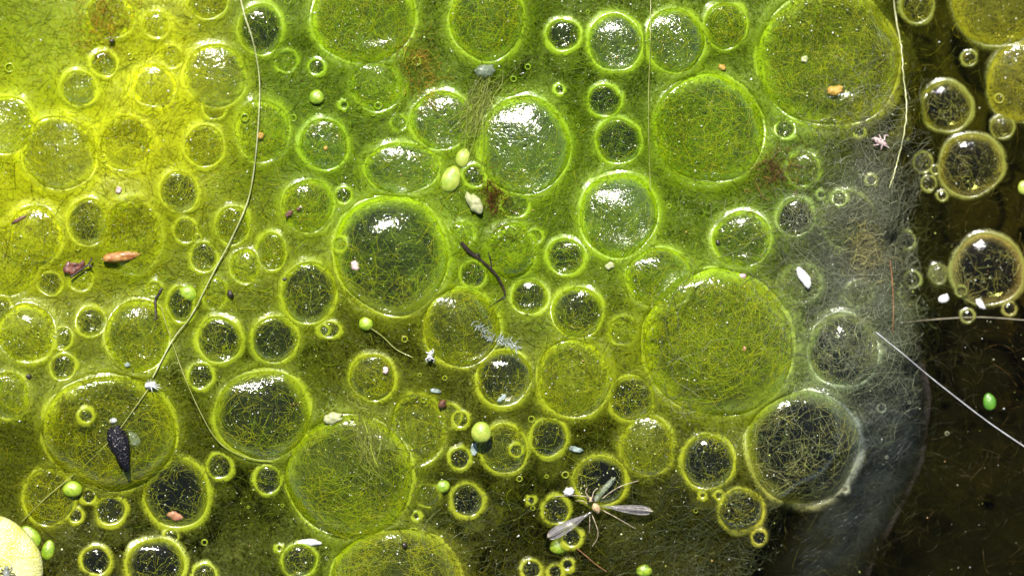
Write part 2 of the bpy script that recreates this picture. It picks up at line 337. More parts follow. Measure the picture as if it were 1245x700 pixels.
# ---------------------------------------------------------------- the bubbles, read from the photograph (pixels), one line each
# style: c clear window, n netted over, f faint under the fuzz, w wet and glinting, k dark and clean
BUB = """
317 36 28 31 c|clear green bubble near the top edge, the pale thread running over its left rim
127 78 16 16 c|small blurred bubble above right of the white glinting bubble in the upper left
96 108 22 22 w|bubble with a large white glint on top, upper left, below the orange algae patch
187 104 27 27 f|hazy pale bubble in the bright yellow algae between two glinting bubbles
262 93 39 38 w|large upper left bubble with three white glints, left of the pale thread
261 132 14 14 n|small bubble stuck on the lower edge of the three glint bubble
249 178 25 25 n|netted bubble below the small one under the three glint bubble
218 233 24 25 c|round bubble with a bright rim left of the pale thread, above a netted small one
319 160 33 40 f|faint tall bubble buried in fuzz just right of the pale thread
394 176 30 31 w|bubble with one square white glint at its top, right of the pale thread
374 251 32 33 n|bubble holding a dark brown crumb at its left inner edge
72 187 45 45 w|broad buried bubble covered in tiny glints in the far upper left
190 31 17 17 f|faint small bubble right of the orange patch at the top left
209 70 14 14 f|blurred little bubble touching the upper left of the three glint bubble
385 82 10 10 c|tiny ringed bubble left of the big one at the top edge
348 75 14 14 f|faint small bubble just below the clear one at the pale thread's top
154 175 34 32 f|faint sunken bubble in the brightest yellow fuzz of the upper left
252 1 25 23 n|bubble cut by the top edge left of the pale thread
134 20 30 29 f|buried bubble with an orange stain at the top left
443 18 62 63 n|large netted bubble cut by the top edge, left of centre
592 24 47 50 n|large round bubble at the top edge with a grey blue glimmer inside
685 43 21 20 c|small bubble with a thick lime rim between two bigger ones at the top
748 52 33 36 w|bubble with a white glint high on it, left of the thin upright thread
821 50 36 40 w|bubble at the top edge under the wide white glare
882 32 27 28 n|buried bubble with a bluish glint at the top, left of the biggest top bubble
735 123 21 19 c|flattened small bubble, upper of two stacked near the upright thread
752 172 28 28 c|round clear bubble, lower of two stacked near the upright thread
536 147 36 37 w|bubble with white glare on its upper left beside pale combed strands
458 105 32 31 f|faint bubble left of the orange tuft near the top
489 205 47 31 w|wide oval bubble with a row of white glints along its top
577 214 14 14 c|small ringed bubble beside the pair of lime duckweed grains
626 249 17 17 c|small ringed bubble right of the red brown tuft
485 150 10 10 f|tiny bubble left of the one with white glare
638 178 54 62 w|big buried bubble with broken white sparkle on its right flank, upper middle
752 262 48 53 w|large bubble with a white glint at its upper left, below the two stacked bubbles
680 109 6 6 c|tiny bubble alone in dark green fuzz left of the flattened bubble
418 128 5 5 c|tiny bubble right of the square glint bubble
418 238 10 10 c|tiny bubble between the crumb bubble and the wide oval one
862 157 69 66 n|very large netted dome right of the upright thread, upper right of centre
1008 72 86 86 n|biggest bubble at the top right, netted, with an orange speck inside
1115 7 20 22 c|small bubble cut by the top edge right of the fuzzy thread
1150 130 31 31 k|dark ringed bubble in the right hand water, above a larger dark one
1180 201 39 39 k|large dark ringed bubble at the right with four little ones at its left
1218 155 14 14 n|small netted bubble between the two dark ringed ones and the right edge
1122 198 12 12 c|small bubble, upper of the little cluster left of the large dark ringed one
1129 223 9 9 c|small bubble, lower of the little cluster left of the large dark ringed one
1137 207 5 5 c|bead sized bubble touching the left rim of the large dark ringed one
1145 238 6 6 c|bead sized bubble below the little cluster at the right
1178 71 9 9 c|small pale bubble alone under the dim dome at the top right corner
954 157 12 12 c|small bubble at the lower left of the biggest top right dome
1044 160 7 7 c|bead sized bubble left of the pinkish insect skin
1213 0 60 57 f|dim olive dome filling the top right corner
1240 100 42 50 f|dim olive dome cut by the right edge near the top
976 206 20 22 f|faint bubble right of the reddish brown algae tuft
1059 219 6 6 c|tiny bubble left of the lower end of the fuzzy thread
967 264 23 24 k|small dark bubble with a thick rim at the left of the whitish fibre mass
902 291 35 35 n|netted bubble with a black dot on its left inside
1030 267 32 34 f|whitish veiled bubble in the pale fibres near the mat's right border
1020 241 9 9 c|small ring on top of the whitish veiled bubble
998 237 5 5 c|tiny bead left of the small ring on the whitish veiled bubble
1102 292 11 11 k|little dark bubble just right of the mat's border, upper of two
1109 340 10 10 k|little dark bubble just right of the mat's border, lower of two
1140 333 12 12 f|dim brownish bubble between the little dark pair and the large right edge one
1200 328 43 45 k|large dark bubble at the right edge with white flakes under it
1168 354 6 6 c|bead sized bubble on the lower left rim of the large right edge one
1176 384 8 8 k|small bubble below the flakes at the right edge
1227 375 8 8 k|small bubble at the far right under the large dark one
1044 358 17 16 f|grey veiled bubble right of the long white flake
1096 357 4 4 c|tiny bead beside the brown hair near the mat's border
1025 426 43 46 k|large clear dark bubble with the sparkling rim where the silk strand starts
974 345 24 24 f|nearly hidden bubble under the long white flake
873 418 94 89 n|largest netted dome of the mat, right of centre
803 338 41 38 n|bubble with white streaks on the upper left shoulder of the largest dome
476 310 71 73 c|big bubble in the middle left with a dark hazy window and pink flake
623 305 31 34 f|buried bubble right of the black root twig
651 288 9 9 c|tiny bubble on the upper right of the bubble beside the black twig
688 312 23 23 c|crisp small bubble in the middle, above the one with a glint low inside
644 361 22 22 c|small bubble with a thick rim just right of the tip of the black twig
702 380 31 32 c|clear bubble in the centre with a single glint low inside
575 334 16 16 c|small bubble hanging under the upper end of the black twig
563 285 15 16 f|faint small bubble at the very top of the black twig
561 398 48 48 n|netted bubble crossed by the grey feathery skin
613 459 34 35 c|clear bubble below the grey feathery skin
698 460 47 48 f|broad faint bubble between the clear centre ones and the largest dome
768 484 28 28 c|clear bubble at the lower left of the largest dome
453 459 28 29 n|bubble with a pinkish crumb, left of the white cast skin
757 402 18 18 f|faint small bubble right of the clear central one
787 542 32 38 f|faint bubble under the clear one at the largest dome's lower left
43 288 33 38 f|buried bubble with a brown sliver on it at the left edge
107 270 25 30 c|upright oval bubble above the dark brown leaf scrap
162 288 36 45 f|tall buried bubble with the orange husk lying on its lower side
10 318 40 42 f|broad faint bubble cut by the left edge beside the brown sliver one
61 345 16 14 c|small flattened bubble left below the dark brown leaf scrap
226 281 15 15 n|small bubble left of the tilted one beneath the pale thread
248 313 17 18 c|small crisp bubble below left of the pale thread
283 274 21 24 n|pale tilted bubble with the pale thread across its right rim
330 306 18 24 n|small upright oval bubble right of the pale thread, above a larger dark windowed one
298 324 19 21 f|faint bubble touching the left of the small upright oval one
376 356 34 38 c|dark windowed bubble left of the big middle one
220 370 17 22 c|bubble topped by a bright green duckweed grain
262 357 16 20 f|faint bubble crossed by the pale thread, right of the grain topped one
111 391 18 19 c|small crisp bubble left of the tall netted bubble, above two smaller ones
76 411 13 14 c|small bubble, upper of two close together at the left
77 446 16 16 c|small bubble, lower of two close together at the left
168 408 38 46 n|tall netted bubble under the dark stick
267 413 28 28 c|round bubble with a strong rim, right of the pale thread crossing
334 413 29 28 c|round bubble with a dark centre, right neighbour of the strong rimmed one
401 401 13 10 c|little pair sized bubble between the dark centred bubble and a lime grain
244 457 16 16 c|small bubble on the upper left of the big dark netted window bubble
3 380 13 20 c|bubble half cut by the left edge above the faint dome
188 352 10 10 f|tiny faint bubble at the top of the dark stick
33 405 36 36 f|faint dome at the left edge beside two small crisp bubbles
10 481 26 30 f|faint dome cut by the left edge above the big seed dome
134 526 80 72 n|huge netted dome carrying the black seed husk
106 505 9 9 c|tiny ring on the huge dome left of the black seed husk
60 604 31 36 n|bubble with a lime grain on its right, crossed by the slanting thread
108 603 9 9 c|tiny ring right of the lime grain at the lower left
92 626 9 9 c|tiny ring under the lime grain at the lower left
135 620 18 18 c|small clear bubble right of the tiny rings at the lower left
215 599 41 42 k|clear bubble holding a pink red flake at its bottom
267 567 15 15 c|small bubble at the tail of the pale thread beneath the large dark net bubble
326 583 17 17 c|small bubble on the dark fuzz left of the lower big dome
320 505 57 56 c|big dark netted window bubble at the end of the pale thread
208 651 9 9 c|tiny ring between the pink flake bubble and the one below it
190 686 35 33 k|clear bubble cut by the bottom edge at the lower left
117 681 18 18 k|small bubble near the bottom edge right of the big pale leaf
249 700 15 15 c|small bubble half cut by the bottom edge
364 681 22 20 c|small bubble near the bottom edge under a white flake
340 666 4 4 c|bead beside the white flake near the bottom edge
426 580 77 76 n|very large netted dome in the lower middle left
482 708 82 66 n|large dome rising from the bottom edge, left of centre
508 522 34 44 f|faint dome on the right shoulder of the very large lower one
560 510 10 10 c|tiny ring above the blurred lime ball
559 557 13 13 c|small ring below left of the blurred lime ball
568 608 20 20 k|crisp clear bubble right of the bright lime grain in the lower middle
613 546 28 31 n|netted bubble right of the blurred lime ball
667 532 23 23 c|round bubble above the midge's left antenna side, in dark fuzz
730 584 32 31 k|clear bubble behind the head of the dead midge
676 620 17 17 c|small bubble above the left wing of the midge
695 653 12 12 k|small dark ring under the left wing of the midge
646 692 12 12 k|small ring at the bottom edge, left of three below the midge
675 695 9 9 k|small ring at the bottom edge, middle of three below the midge
690 686 7 7 k|small ring at the bottom edge, right of three below the midge
646 608 5 5 c|bead left of the bubble above the midge's left wing
520 602 15 15 f|faint bubble left of the bright lime grain in the lower middle
506 627 5 5 c|bead on the skirt of the large bottom edge dome
977 545 72 69 k|big dark glassy bubble at the mat's lower right border, full of golden strands
861 561 33 33 k|round dark bubble left of the big glassy one at the lower right
901 620 27 27 k|dark bubble below the big glassy one at the lower right
923 653 9 9 k|small ring below the dark bubble at the lower right
874 602 5 5 c|bead touching the upper left of the dark bubble at the lower right
854 602 4 4 c|bead alone left of the dark bubble at the lower right
1027 594 4 4 c|bead on the lower right rim of the big glassy bubble
393 402 7 7 c|tiny ring set inside the little pair sized bubble left of a lime grain
98 338 17 16 f|faint bubble underneath the dark brown leaf scrap
413 297 9 9 c|tiny ring on the upper left rim of the big middle bubble
546 506 15 15 f|faint bubble around the tiny ring above the blurred lime ball
628 547 8 8 c|tiny ring inside the netted bubble right of the blurred lime ball
8 152 34 36 w|bubble cut by the left edge under a broad white glare
"""
STY = {'c': (0.10, 0.18), 'n': (0.40, 0.20), 'f': (0.85, 0.97), 'w': (0.35, 0.55), 'k': (0.03, 0.10)}   # cover by strands, growth left inside
B = []
for ln in BUB.strip().splitlines():
    a, lab = ln.split('|'); f = a.split()
    B.append(dict(px=float(f[0]), py=float(f[1]), rx=float(f[2]) / 100, ry=float(f[3]) / 100, s=f[4], label=lab))
B.sort(key=lambda b: -b['rx'] * b['ry'])
for i, b in enumerate(B):
    x, y = px2w(b['px'], b['py'])
    z = float(hbase(x, y)); z = max(z, WATER_Z - 0.02)
    b['x'], b['y'] = [float(q) for q in px2w(b['px'], b['py'], z)]
    k = 1 - z / CAMH
    b['rx'] *= k; b['ry'] *= k
    b['r'] = math.sqrt(b['rx'] * b['ry'])
    b['host'] = None
    for h in B[:i]:
        d = math.hypot((b['x'] - h['x']) / h['rx'], (b['y'] - h['y']) / h['ry'])
        if d < 0.97 and b['r'] < 0.6 * h['r']: b['host'] = h; break
    big = b['r'] / 0.7
    b['h'] = b['r'] * (0.36 - 0.11 * min(1, big)) * (0.75 if b['s'] == 'f' else 1.0)
    b['cover'], b['left'] = STY[b['s']]
    b['z'] = z
    b['seed'] = i + 1

# rasters of the surface: with bowls (mat) and with domes (draped strands)
GX0, GX1, GY0, GY1, GR = -9.6, 9.6, -6.6, 6.6, 0.02
gx = np.arange(GX0, GX1 + GR / 2, GR); gy = np.arange(GY0, GY1 + GR / 2, GR)
XX, YY = np.meshgrid(gx, gy)
ZB = hbase(XX, YY)
ZM = ZB.copy(); ZT = ZB.copy(); LEFT = np.ones_like(ZB); COVER = np.ones_like(ZB)
for b in B:
    m = 1.7
    ix0 = max(0, int((b['x'] - b['rx'] * m - GX0) / GR)); ix1 = min(len(gx), int((b['x'] + b['rx'] * m - GX0) / GR) + 2)
    iy0 = max(0, int((b['y'] - b['ry'] * m - GY0) / GR)); iy1 = min(len(gy), int((b['y'] + b['ry'] * m - GY0) / GR) + 2)
    sl = (slice(iy0, iy1), slice(ix0, ix1))
    rho = np.hypot((XX[sl] - b['x']) / b['rx'], (YY[sl] - b['y']) / b['ry'])
    ang = np.arctan2(YY[sl] - b['y'], XX[sl] - b['x'])
    ins = rho < 1
    if b['host'] is None:
        deep = {'f': 0.12, 'n': 0.20, 'w': 0.2}.get(b['s'], 0.26)
        bowl = np.where(ins, deep * b['r'] * np.sqrt(np.clip(1 - rho ** 2, 0, 1)), 0)
        ZM[sl] = ZM[sl] - bowl
        lip = 0.05 * b['r'] ** 0.7 * np.exp(-((rho - 1.04) / 0.16) ** 2) * (0.7 + 0.6 * vnoise(XX[sl], YY[sl], 6, b['seed']))
        if b['px'] < 1080:
            ZM[sl] += np.where(rho > 0.9, lip, 0); ZT[sl] += np.where(rho > 0.9, lip * 0.8, 0)
        LEFT[sl] = np.where(rho < 1.0, np.minimum(LEFT[sl], b['left'] + (1 - b['left']) * sstep(0.72, 1.02, rho)), LEFT[sl])
    dome = b['z'] * 0 + np.maximum(ZB[sl], WATER_Z - 0.02) + b['h'] * np.sqrt(np.clip(1 - rho ** 2, 0, 1)) ** 1.0
    ZT[sl] = np.where(ins, np.maximum(ZT[sl], dome), ZT[sl])
    COVER[sl] = np.where(rho < 1.10, np.minimum(COVER[sl], b['cover'] + (0.35 if b['s'] != 'f' else 0.1) * sstep(0.95, 1.10, rho)), COVER[sl])
def samp(G, x, y):
    fx = np.clip((np.asarray(x) - GX0) / GR, 0, len(gx) - 1.001); fy = np.clip((np.asarray(y) - GY0) / GR, 0, len(gy) - 1.001)
    i = fx.astype(int); j = fy.astype(int); u = fx - i; v = fy - j
    return (G[j, i] * (1 - u) + G[j, i + 1] * u) * (1 - v) + (G[j + 1, i] * (1 - u) + G[j + 1, i + 1] * u) * v
def top(x, y): return np.maximum(samp(ZT, x, y), WATER_Z)
def spot(px, py, dz=0.0):
    x, y = px2w(px, py); z = float(top(x, y)) + dz
    x, y = px2w(px, py, z)
    return float(x), float(y), z

TA = np.zeros_like(ZB); TW = np.zeros_like(ZB)
for b in B:
    m = 1.8
    ix0 = max(0, int((b['x'] - b['rx'] * m - GX0) / GR)); ix1 = min(len(gx), int((b['x'] + b['rx'] * m - GX0) / GR) + 2)
    iy0 = max(0, int((b['y'] - b['ry'] * m - GY0) / GR)); iy1 = min(len(gy), int((b['y'] + b['ry'] * m - GY0) / GR) + 2)
    sl = (slice(iy0, iy1), slice(ix0, ix1))
    rho = np.hypot((XX[sl] - b['x']) / b['rx'], (YY[sl] - b['y']) / b['ry'])
    wd_ = 0.13 + 0.026 / b['r'] ; wt = np.exp(-((rho - 1.05) / wd_) ** 2) * (0.55 + 0.45 * vnoise(XX[sl], YY[sl], 3.0, 700 + b['seed'])); a = np.arctan2(YY[sl] - b['y'], XX[sl] - b['x']) + math.pi / 2
    up_ = wt > TW[sl]; TA[sl] = np.where(up_, a, TA[sl]); TW[sl] = np.where(up_, wt, TW[sl])

# ---------------------------------------------------------------- the setting
M_mat = algae_sheet('wet_algae', 27.0, 0.07)
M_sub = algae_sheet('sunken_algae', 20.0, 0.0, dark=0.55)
st = 2
X_, Y_, Z_ = XX[::st, ::st], YY[::st, ::st], ZM[::st, ::st]
px_, py_ = w2px(X_, Y_)
e_ = edge_in(px_, py_)
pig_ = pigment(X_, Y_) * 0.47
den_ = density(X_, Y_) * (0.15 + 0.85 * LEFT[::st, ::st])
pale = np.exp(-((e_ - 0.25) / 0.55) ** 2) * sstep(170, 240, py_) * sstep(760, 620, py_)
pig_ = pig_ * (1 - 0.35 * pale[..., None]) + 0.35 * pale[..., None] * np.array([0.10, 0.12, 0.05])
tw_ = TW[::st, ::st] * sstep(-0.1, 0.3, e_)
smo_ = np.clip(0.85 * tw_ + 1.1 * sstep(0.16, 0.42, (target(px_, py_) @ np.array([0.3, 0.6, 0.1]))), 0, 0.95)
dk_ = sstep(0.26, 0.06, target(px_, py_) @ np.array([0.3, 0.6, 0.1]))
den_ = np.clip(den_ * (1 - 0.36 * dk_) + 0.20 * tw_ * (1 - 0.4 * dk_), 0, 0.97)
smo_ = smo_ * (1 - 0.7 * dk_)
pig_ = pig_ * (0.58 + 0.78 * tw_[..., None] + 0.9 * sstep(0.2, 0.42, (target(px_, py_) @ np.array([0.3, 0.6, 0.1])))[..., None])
den_ = den_ * (1 - 0.55 * sstep(0.5, -0.3, e_) * sstep(-50, 350, py_))
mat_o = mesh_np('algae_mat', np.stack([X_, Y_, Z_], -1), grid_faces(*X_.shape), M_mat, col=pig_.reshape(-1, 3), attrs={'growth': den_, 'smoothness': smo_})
tag(mat_o, kind='structure')
# a second, deeper growth seen through the gaps
q = 5
X2, Y2 = XX[::q, ::q], YY[::q, ::q]
Z2 = ZM[::q, ::q] - 0.34 - 0.15 * vnoise(X2, Y2, 2.0, 11)
sub = mesh_np('sunken_algae', np.stack([X2, Y2, Z2], -1), grid_faces(*X2.shape), M_sub,
              col=pigment(X2, Y2).reshape(-1, 3), attrs={'growth': np.clip(-0.10 * sstep(1060, 1110, w2px(X2, Y2)[0]) * sstep(300, 480, w2px(X2, Y2)[1]) + density(X2, Y2) * 0.95 + 0.04 + 0.35 * sstep(1060, 1110, w2px(X2, Y2)[0]) * sstep(420, 200, w2px(X2, Y2)[1]) , 0.06, 0.92) * (0.12 + 0.88 * LEFT[::q, ::q]), 'smoothness': np.zeros_like(X2)})
tag(sub, kind='structure')
# bed of the pond
xb = np.linspace(-40, 40, 90); XB, YB = np.meshgrid(xb, xb)
M_bed = simple('pond_mud', (0.002, 0.0014, 0.0003), (0.011, 0.0075, 0.001), 0.9, 0.9, 0.0, 0.2, detail=8.0)
bed = mesh_np('pond_bed', np.stack([XB, YB, -2.6 + 0.5 * vnoise(XB, YB, 0.6, 21)], -1), grid_faces(90, 90), M_bed); tag(bed, kind='structure')
g = NT('pond_water'); v = objco(g, False)
bp = g.n('ShaderNodeBump', {'Height': g.noise(v, 1.2, 2.0), 'Distance': 0.03, 'Strength': 0.6}).outputs[0]
fr = g.n('ShaderNodeFresnel', {'IOR': 1.2, 'Normal': bp}).outputs[0]
M_water = g.done(g.mix(fr, g.n('ShaderNodeBsdfTransparent', {'Color': (0.50, 0.50, 0.24, 1)}).outputs[0], g.n('ShaderNodeBsdfGlossy', {'Roughness': 0.03, 'Normal': bp}).outputs[0]))
wat = mesh_np('pond_water', np.stack([XB, YB, np.full_like(XB, WATER_Z)], -1), grid_faces(90, 90), M_water); tag(wat, kind='structure')

# ---------------------------------------------------------------- strands
M_str = strand_mat('algae_strand')
M_pale = strand_mat('pale_strand', 0.3, 0.3, 0.5)
def strand_paths(x0, y0, th, L, k, curl, wob, zf, lift):
    n = len(x0); s = np.linspace(-0.5, 0.5, k)
    c = rng.normal(0, curl, n); c2 = rng.normal(0, wob, n); ph = rng.uniform(0, 6.28, n)
    t = th[:, None] + c[:, None] * s + c2[:, None] * np.sin(5.0 * s + ph[:, None])
    ds = L[:, None] / (k - 1)
    x = np.cumsum(np.cos(t) * ds, 1); y = np.cumsum(np.sin(t) * ds, 1)
    x += (x0 - x.mean(1))[:, None]; y += (y0 - y.mean(1))[:, None]
    z = zf(x, y) + lift[:, None] + 0.02 * np.sin(9 * s + ph[:, None])
    return np.stack([x, y, z], -1)
def near(G, x, y): return G[np.clip(((y - GY0) / GR).round().astype(int), 0, len(gy) - 1), np.clip(((x - GX0) / GR).round().astype(int), 0, len(gx) - 1)]
def flow(x, y): return 6.3 * vnoise(x, y, 0.45, 31) + 2.5 * vnoise(x, y, 1.3, 32)

N = 140000
x0 = rng.uniform(-7.0, 7.0, N); y0 = rng.uniform(-4.2, 4.2, N)
keep = rng.random(N) < np.clip(density(x0, y0) * 1.05, 0, 1) ** 1.3 * samp(COVER, x0, y0) * (0.45 + 0.55 * sstep(-0.6, 0.2, edge_in(*w2px(x0, y0))))
x0, y0 = x0[keep], y0[keep]
NS = 38000; x0, y0 = x0[:NS], y0[:NS]; n = len(x0)
th = np.where(rng.random(n) < 0.45, flow(x0, y0) + rng.normal(0, 0.5, n), rng.uniform(0, 6.28, n))
th = np.where(rng.random(n) < 0.75 * near(TW, x0, y0), near(TA, x0, y0) + rng.normal(0, 0.3, n), th)
L = rng.gamma(3.0, 0.085, n) + 0.08
P = strand_paths(x0, y0, th, L, 7, 0.9, 0.25, top, rng.uniform(-0.03, 0.012, n))
# some strands hang inside the bowls rather than on the domes
col = pigment(x0, y0) * rng.gamma(2.5, 0.62, n)[:, None] * np.array([1.0, 1.0, 1.0])
col = np.clip(col * (1 + np.stack([rng.normal(0.03, 0.12, n), rng.normal(0, 0.05, n), rng.normal(0, 0.2, n)], -1)), 0.002, 0.7)
V, F = tubes(P, rng.uniform(0.0009, 0.0025, n))
fil = mesh_np('algae_strands', V, F, M_str, col=np.repeat(col, 21, 0)); tag(fil, 'fine yellow green algae strands matted over the bubbles and the pond surface', 'algae', kind='stuff')
# pale, cottony strands along the right border and the lower edge of the mat
cl = [(1035, 300, 40, 75, 420), (1070, 330, 20, 110, 420), (1060, 200, 30, 40, 120), (985, 320, 40, 50, 160), (870, 650, 40, 40, 150), (820, 560, 30, 110, 110), (1050, 285, 20, 28, 500),
      (1085, 500, 40, 90, 200), (780, 670, 30, 30, 60), (570, 650, 40, 40, 80), (1170, 270, 70, 60, 260), (1190, 560, 80, 110, 160), (1010, 330, 60, 90, 300), (930, 690, 90, 30, 60)]
ps = np.concatenate([np.stack([rng.normal(a, s, m), rng.normal(b, t, m)], -1) for a, b, s, t, m in cl])
x0, y0 = px2w(ps[:, 0], ps[:, 1]); n = len(x0)
P = strand_paths(x0, y0, rng.uniform(0, 6.28, n), rng.gamma(3, 0.16, n) + 0.15, 9, 2.6, 1.0, lambda a, b: np.where(edge_in(*w2px(a, b)) < -0.1, samp(ZM, a, b) + 0.05, np.maximum(samp(ZT, a, b), WATER_Z + 0.01)), rng.uniform(-0.01, 0.05, n))
V, F = tubes(P, rng.uniform(0.0012, 0.0024, n))
e = edge_in(ps[:, 0], ps[:, 1])
pc = np.where((e < -0.35)[:, None], np.array([0.11, 0.11, 0.03]), np.where((ps[:, 1] > 520)[:, None], np.array([0.13, 0.16, 0.06]), np.array([0.28, 0.30, 0.18]))) * rng.gamma(5, 0.15, n)[:, None]
pal = mesh_np('pale_strands', V, F, M_pale, col=np.repeat(pc, 27, 0)); tag(pal, 'whitish cottony strands along the right border of the algae', 'algae', kind='stuff')

# ---------------------------------------------------------------- bubbles
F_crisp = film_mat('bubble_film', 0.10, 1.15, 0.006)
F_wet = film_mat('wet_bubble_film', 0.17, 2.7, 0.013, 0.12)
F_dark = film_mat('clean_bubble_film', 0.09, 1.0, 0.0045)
M_rim = rim_mat()
def base_of(b, x, y):
    if b['host'] is None: return np.maximum(hbase(x, y), WATER_Z - 0.01)
    h = b['host']; rho = np.hypot((x - h['x']) / h['rx'], (y - h['y']) / h['ry'])
    return np.maximum(hbase(x, y), WATER_Z - 0.01) + h['h'] * np.sqrt(np.clip(1 - rho ** 2, 0, 1)) + 0.01
for b in B:
    r, rx, ry, s = b['r'], b['rx'], b['ry'], b['s']
    zc = float(base_of(b, b['x'], b['y']))
    root = empty('air_bubble', (b['x'], b['y'], zc))
    tag(root, b['label'], 'bubble', 'air bubbles trapped in the algae mat')
    na = int(np.clip(24 + r * 60, 24, 72)); nr = int(np.clip(7 + r * 10, 7, 16))
    sd = b['seed']; a1, a2, a3 = rng.uniform(0, 6.28, 3); am = 0.028 if r > 0.12 else 0.008
    def wob(a): return 1 + am * (np.sin(2 * a + a1) + 0.7 * np.sin(3 * a + a2) + 0.5 * np.sin(5 * a + a3))
    a = np.arange(na) * 2 * np.pi / na
    # film: a lens of air, thin domed skin above and wet hollow below
    t = np.linspace(0.02, 1, nr)
    ph = np.concatenate([t * math.pi / 2, math.pi - t[::-1][1:] * math.pi / 2])
    rho = np.sin(ph)
    up = np.cos(ph); zz = np.where(up > 0, up * b['h'], up * b['h'] * 0.9)
    lx = rho[:, None] * np.cos(a) * rx * wob(a); ly = rho[:, None] * np.sin(a) * ry * wob(a)
    lz = zz[:, None] + (base_of(b, b['x'] + lx, b['y'] + ly) - zc) * (rho[:, None] ** 2)
    Fq = grid_faces(len(rho), na, True)
    V = np.stack([lx, ly, lz], -1).reshape(-1, 3)
    pg = pigment(b['x'] + V[:, 0], b['y'] + V[:, 1], 0.66, 0.10)
    isup = (up > -1e-6)[:, None] * np.ones(na)
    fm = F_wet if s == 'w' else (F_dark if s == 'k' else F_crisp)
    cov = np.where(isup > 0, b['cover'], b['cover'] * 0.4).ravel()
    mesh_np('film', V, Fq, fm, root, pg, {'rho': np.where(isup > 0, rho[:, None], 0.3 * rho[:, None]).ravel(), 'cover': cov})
    # rim: the meniscus of algae round the foot of the dome
    wdt = (0.010 + 0.017 * r) * (1.5 if s == 'f' else 1.0) * (0.72 if b['px'] > 1080 else 1.0)
    prof = np.array([(-2.4, -0.5, 0.0), (-1.2, 0.05, 0.42), (-0.35, 0.45, 1.0), (0.2, 0.62, 1.0), (0.9, 0.35, 0.7), (1.9, 0.05, 0.42), (3.4, -0.35, 0.2), (5.2, -1.2, 0.0)])
    na2 = na * 2; a = np.arange(na2) * 2 * np.pi / na2
    wv = wdt * (0.75 + 0.6 * vnoise(np.cos(a) * 2 + sd, np.sin(a) * 2, 1.3, sd))
    rr = prof[:, None, 0] * wv
    lx = np.cos(a) * (rx * wob(a) + rr); ly = np.sin(a) * (ry * wob(a) + rr)
    lz = base_of(b, b['x'] + lx, b['y'] + ly) - zc + prof[:, None, 1] * wv + 0.03
    V = np.stack([lx, ly, lz], -1).reshape(-1, 3)
    pg = pigment(b['x'] + V[:, 0], b['y'] + V[:, 1], 0.82, 0.20) * np.array([1.05, 1.03, 1.0]) + np.array([0.01, 0.01, 0.004])
    if b['px'] > 1080: pg = pg * 0.25 + np.array([0.095, 0.115, 0.016])
    elif b['px'] > 930 and b['py'] > 210: pg = pg * np.array([0.75, 0.75, 1.0]) + np.array([0.03, 0.03, 0.018])
    fd = (prof[:, None, 2] * ({'f': 0.42, 'n': 0.8}.get(s, 1.0)) * (0.25 + 1.05 * vnoise(np.cos(a) * 1.3 + 3 * sd, np.sin(a) * 1.3, 1.0, sd + 500))).ravel()
    mesh_np('rim', V, grid_faces(len(prof), na2, True), M_rim, root, pg, {'fade': fd})
    # strands: chords across the dome and arcs sweeping round the rim
    if r < 0.075: continue
    nch = int({'c': 480, 'n': 1150, 'f': 380, 'w': 520, 'k': 360}[s] * r ** 1.35 / 0.35) + 8
    nar = int({'c': 75, 'n': 80, 'f': 60, 'w': 60, 'k': 45}[s] * r / 0.35) + 10
    k = 6
    u1 = rng.uniform(0, 6.28, nch); du = rng.normal(math.pi, 0.9, nch); q0 = rng.uniform(0.35, 1.0, nch); q1 = rng.uniform(0.3, 1.0, nch)
    q0 = np.sqrt(rng.random(nch)) * 0.97; lh = (np.minimum(rng.gamma(2.2, 0.07, nch) + 0.03, 0.5) * min(1.0, 0.6 + 0.12 / r))[:, None]; du = np.where(rng.random(nch) < 0.12, u1 + math.pi / 2 + rng.normal(0, 0.4, nch), rng.uniform(0, 6.28, nch))
    Cc = np.stack([np.cos(u1) * q0, np.sin(u1) * q0], -1)
    ok_ = rng.random(nch) < 0.18 + 0.82 * sstep(0.30, 0.62, 0.6 * vnoise(Cc[:, 0] * rx, Cc[:, 1] * ry, 1.1 / r ** 0.6, sd + 90) + 0.4 * vnoise(Cc[:, 0] * rx, Cc[:, 1] * ry, 3.2 / r ** 0.5, sd + 91)); ok_[:4] = True
    Cc, du, lh = Cc[ok_], du[ok_], lh[ok_]; nch = len(Cc); dv = np.stack([np.cos(du), np.sin(du)], -1) * lh
    A = Cc - dv; Bq = Cc + dv
    for E in (A, Bq): E /= np.maximum(1, np.hypot(E[:, 0], E[:, 1])[:, None] / 1.02)
    tt = np.linspace(0, 1, k)[None, :, None]
    C = A[:, None] * (1 - tt) + Bq[:, None] * tt
    C = A[:, None] * (1 - tt) + Bq[:, None] * tt
    nrm = np.stack([-(Bq - A)[:, 1], (Bq - A)[:, 0]], -1)
    C = C + nrm[:, None] * (rng.normal(0, 0.05, nch)[:, None, None] * np.sin(np.pi * tt) + rng.normal(0, 0.025, nch)[:, None, None] * np.sin(3 * np.pi * tt))
    u2 = rng.uniform(0, 6.28, nar); dl = rng.uniform(0.1, 0.7, nar); rr = np.where(rng.random(nar) < 0.6, rng.normal(0.95, 0.06, nar), rng.uniform(0.6, 1.0, nar)); dr = rng.normal(0, 0.08, nar)
    uu = u2[:, None] + dl[:, None] * np.linspace(-0.5, 0.5, k); rad = rr[:, None] + dr[:, None] * np.linspace(-1, 1, k)
    D = np.stack([np.cos(uu) * rad, np.sin(uu) * rad], -1)
    C = np.concatenate([C, D]); nn = len(C)
    rho = np.clip(np.hypot(C[..., 0], C[..., 1]), 0, 1.15)
    lx = C[..., 0] * rx; ly = C[..., 1] * ry
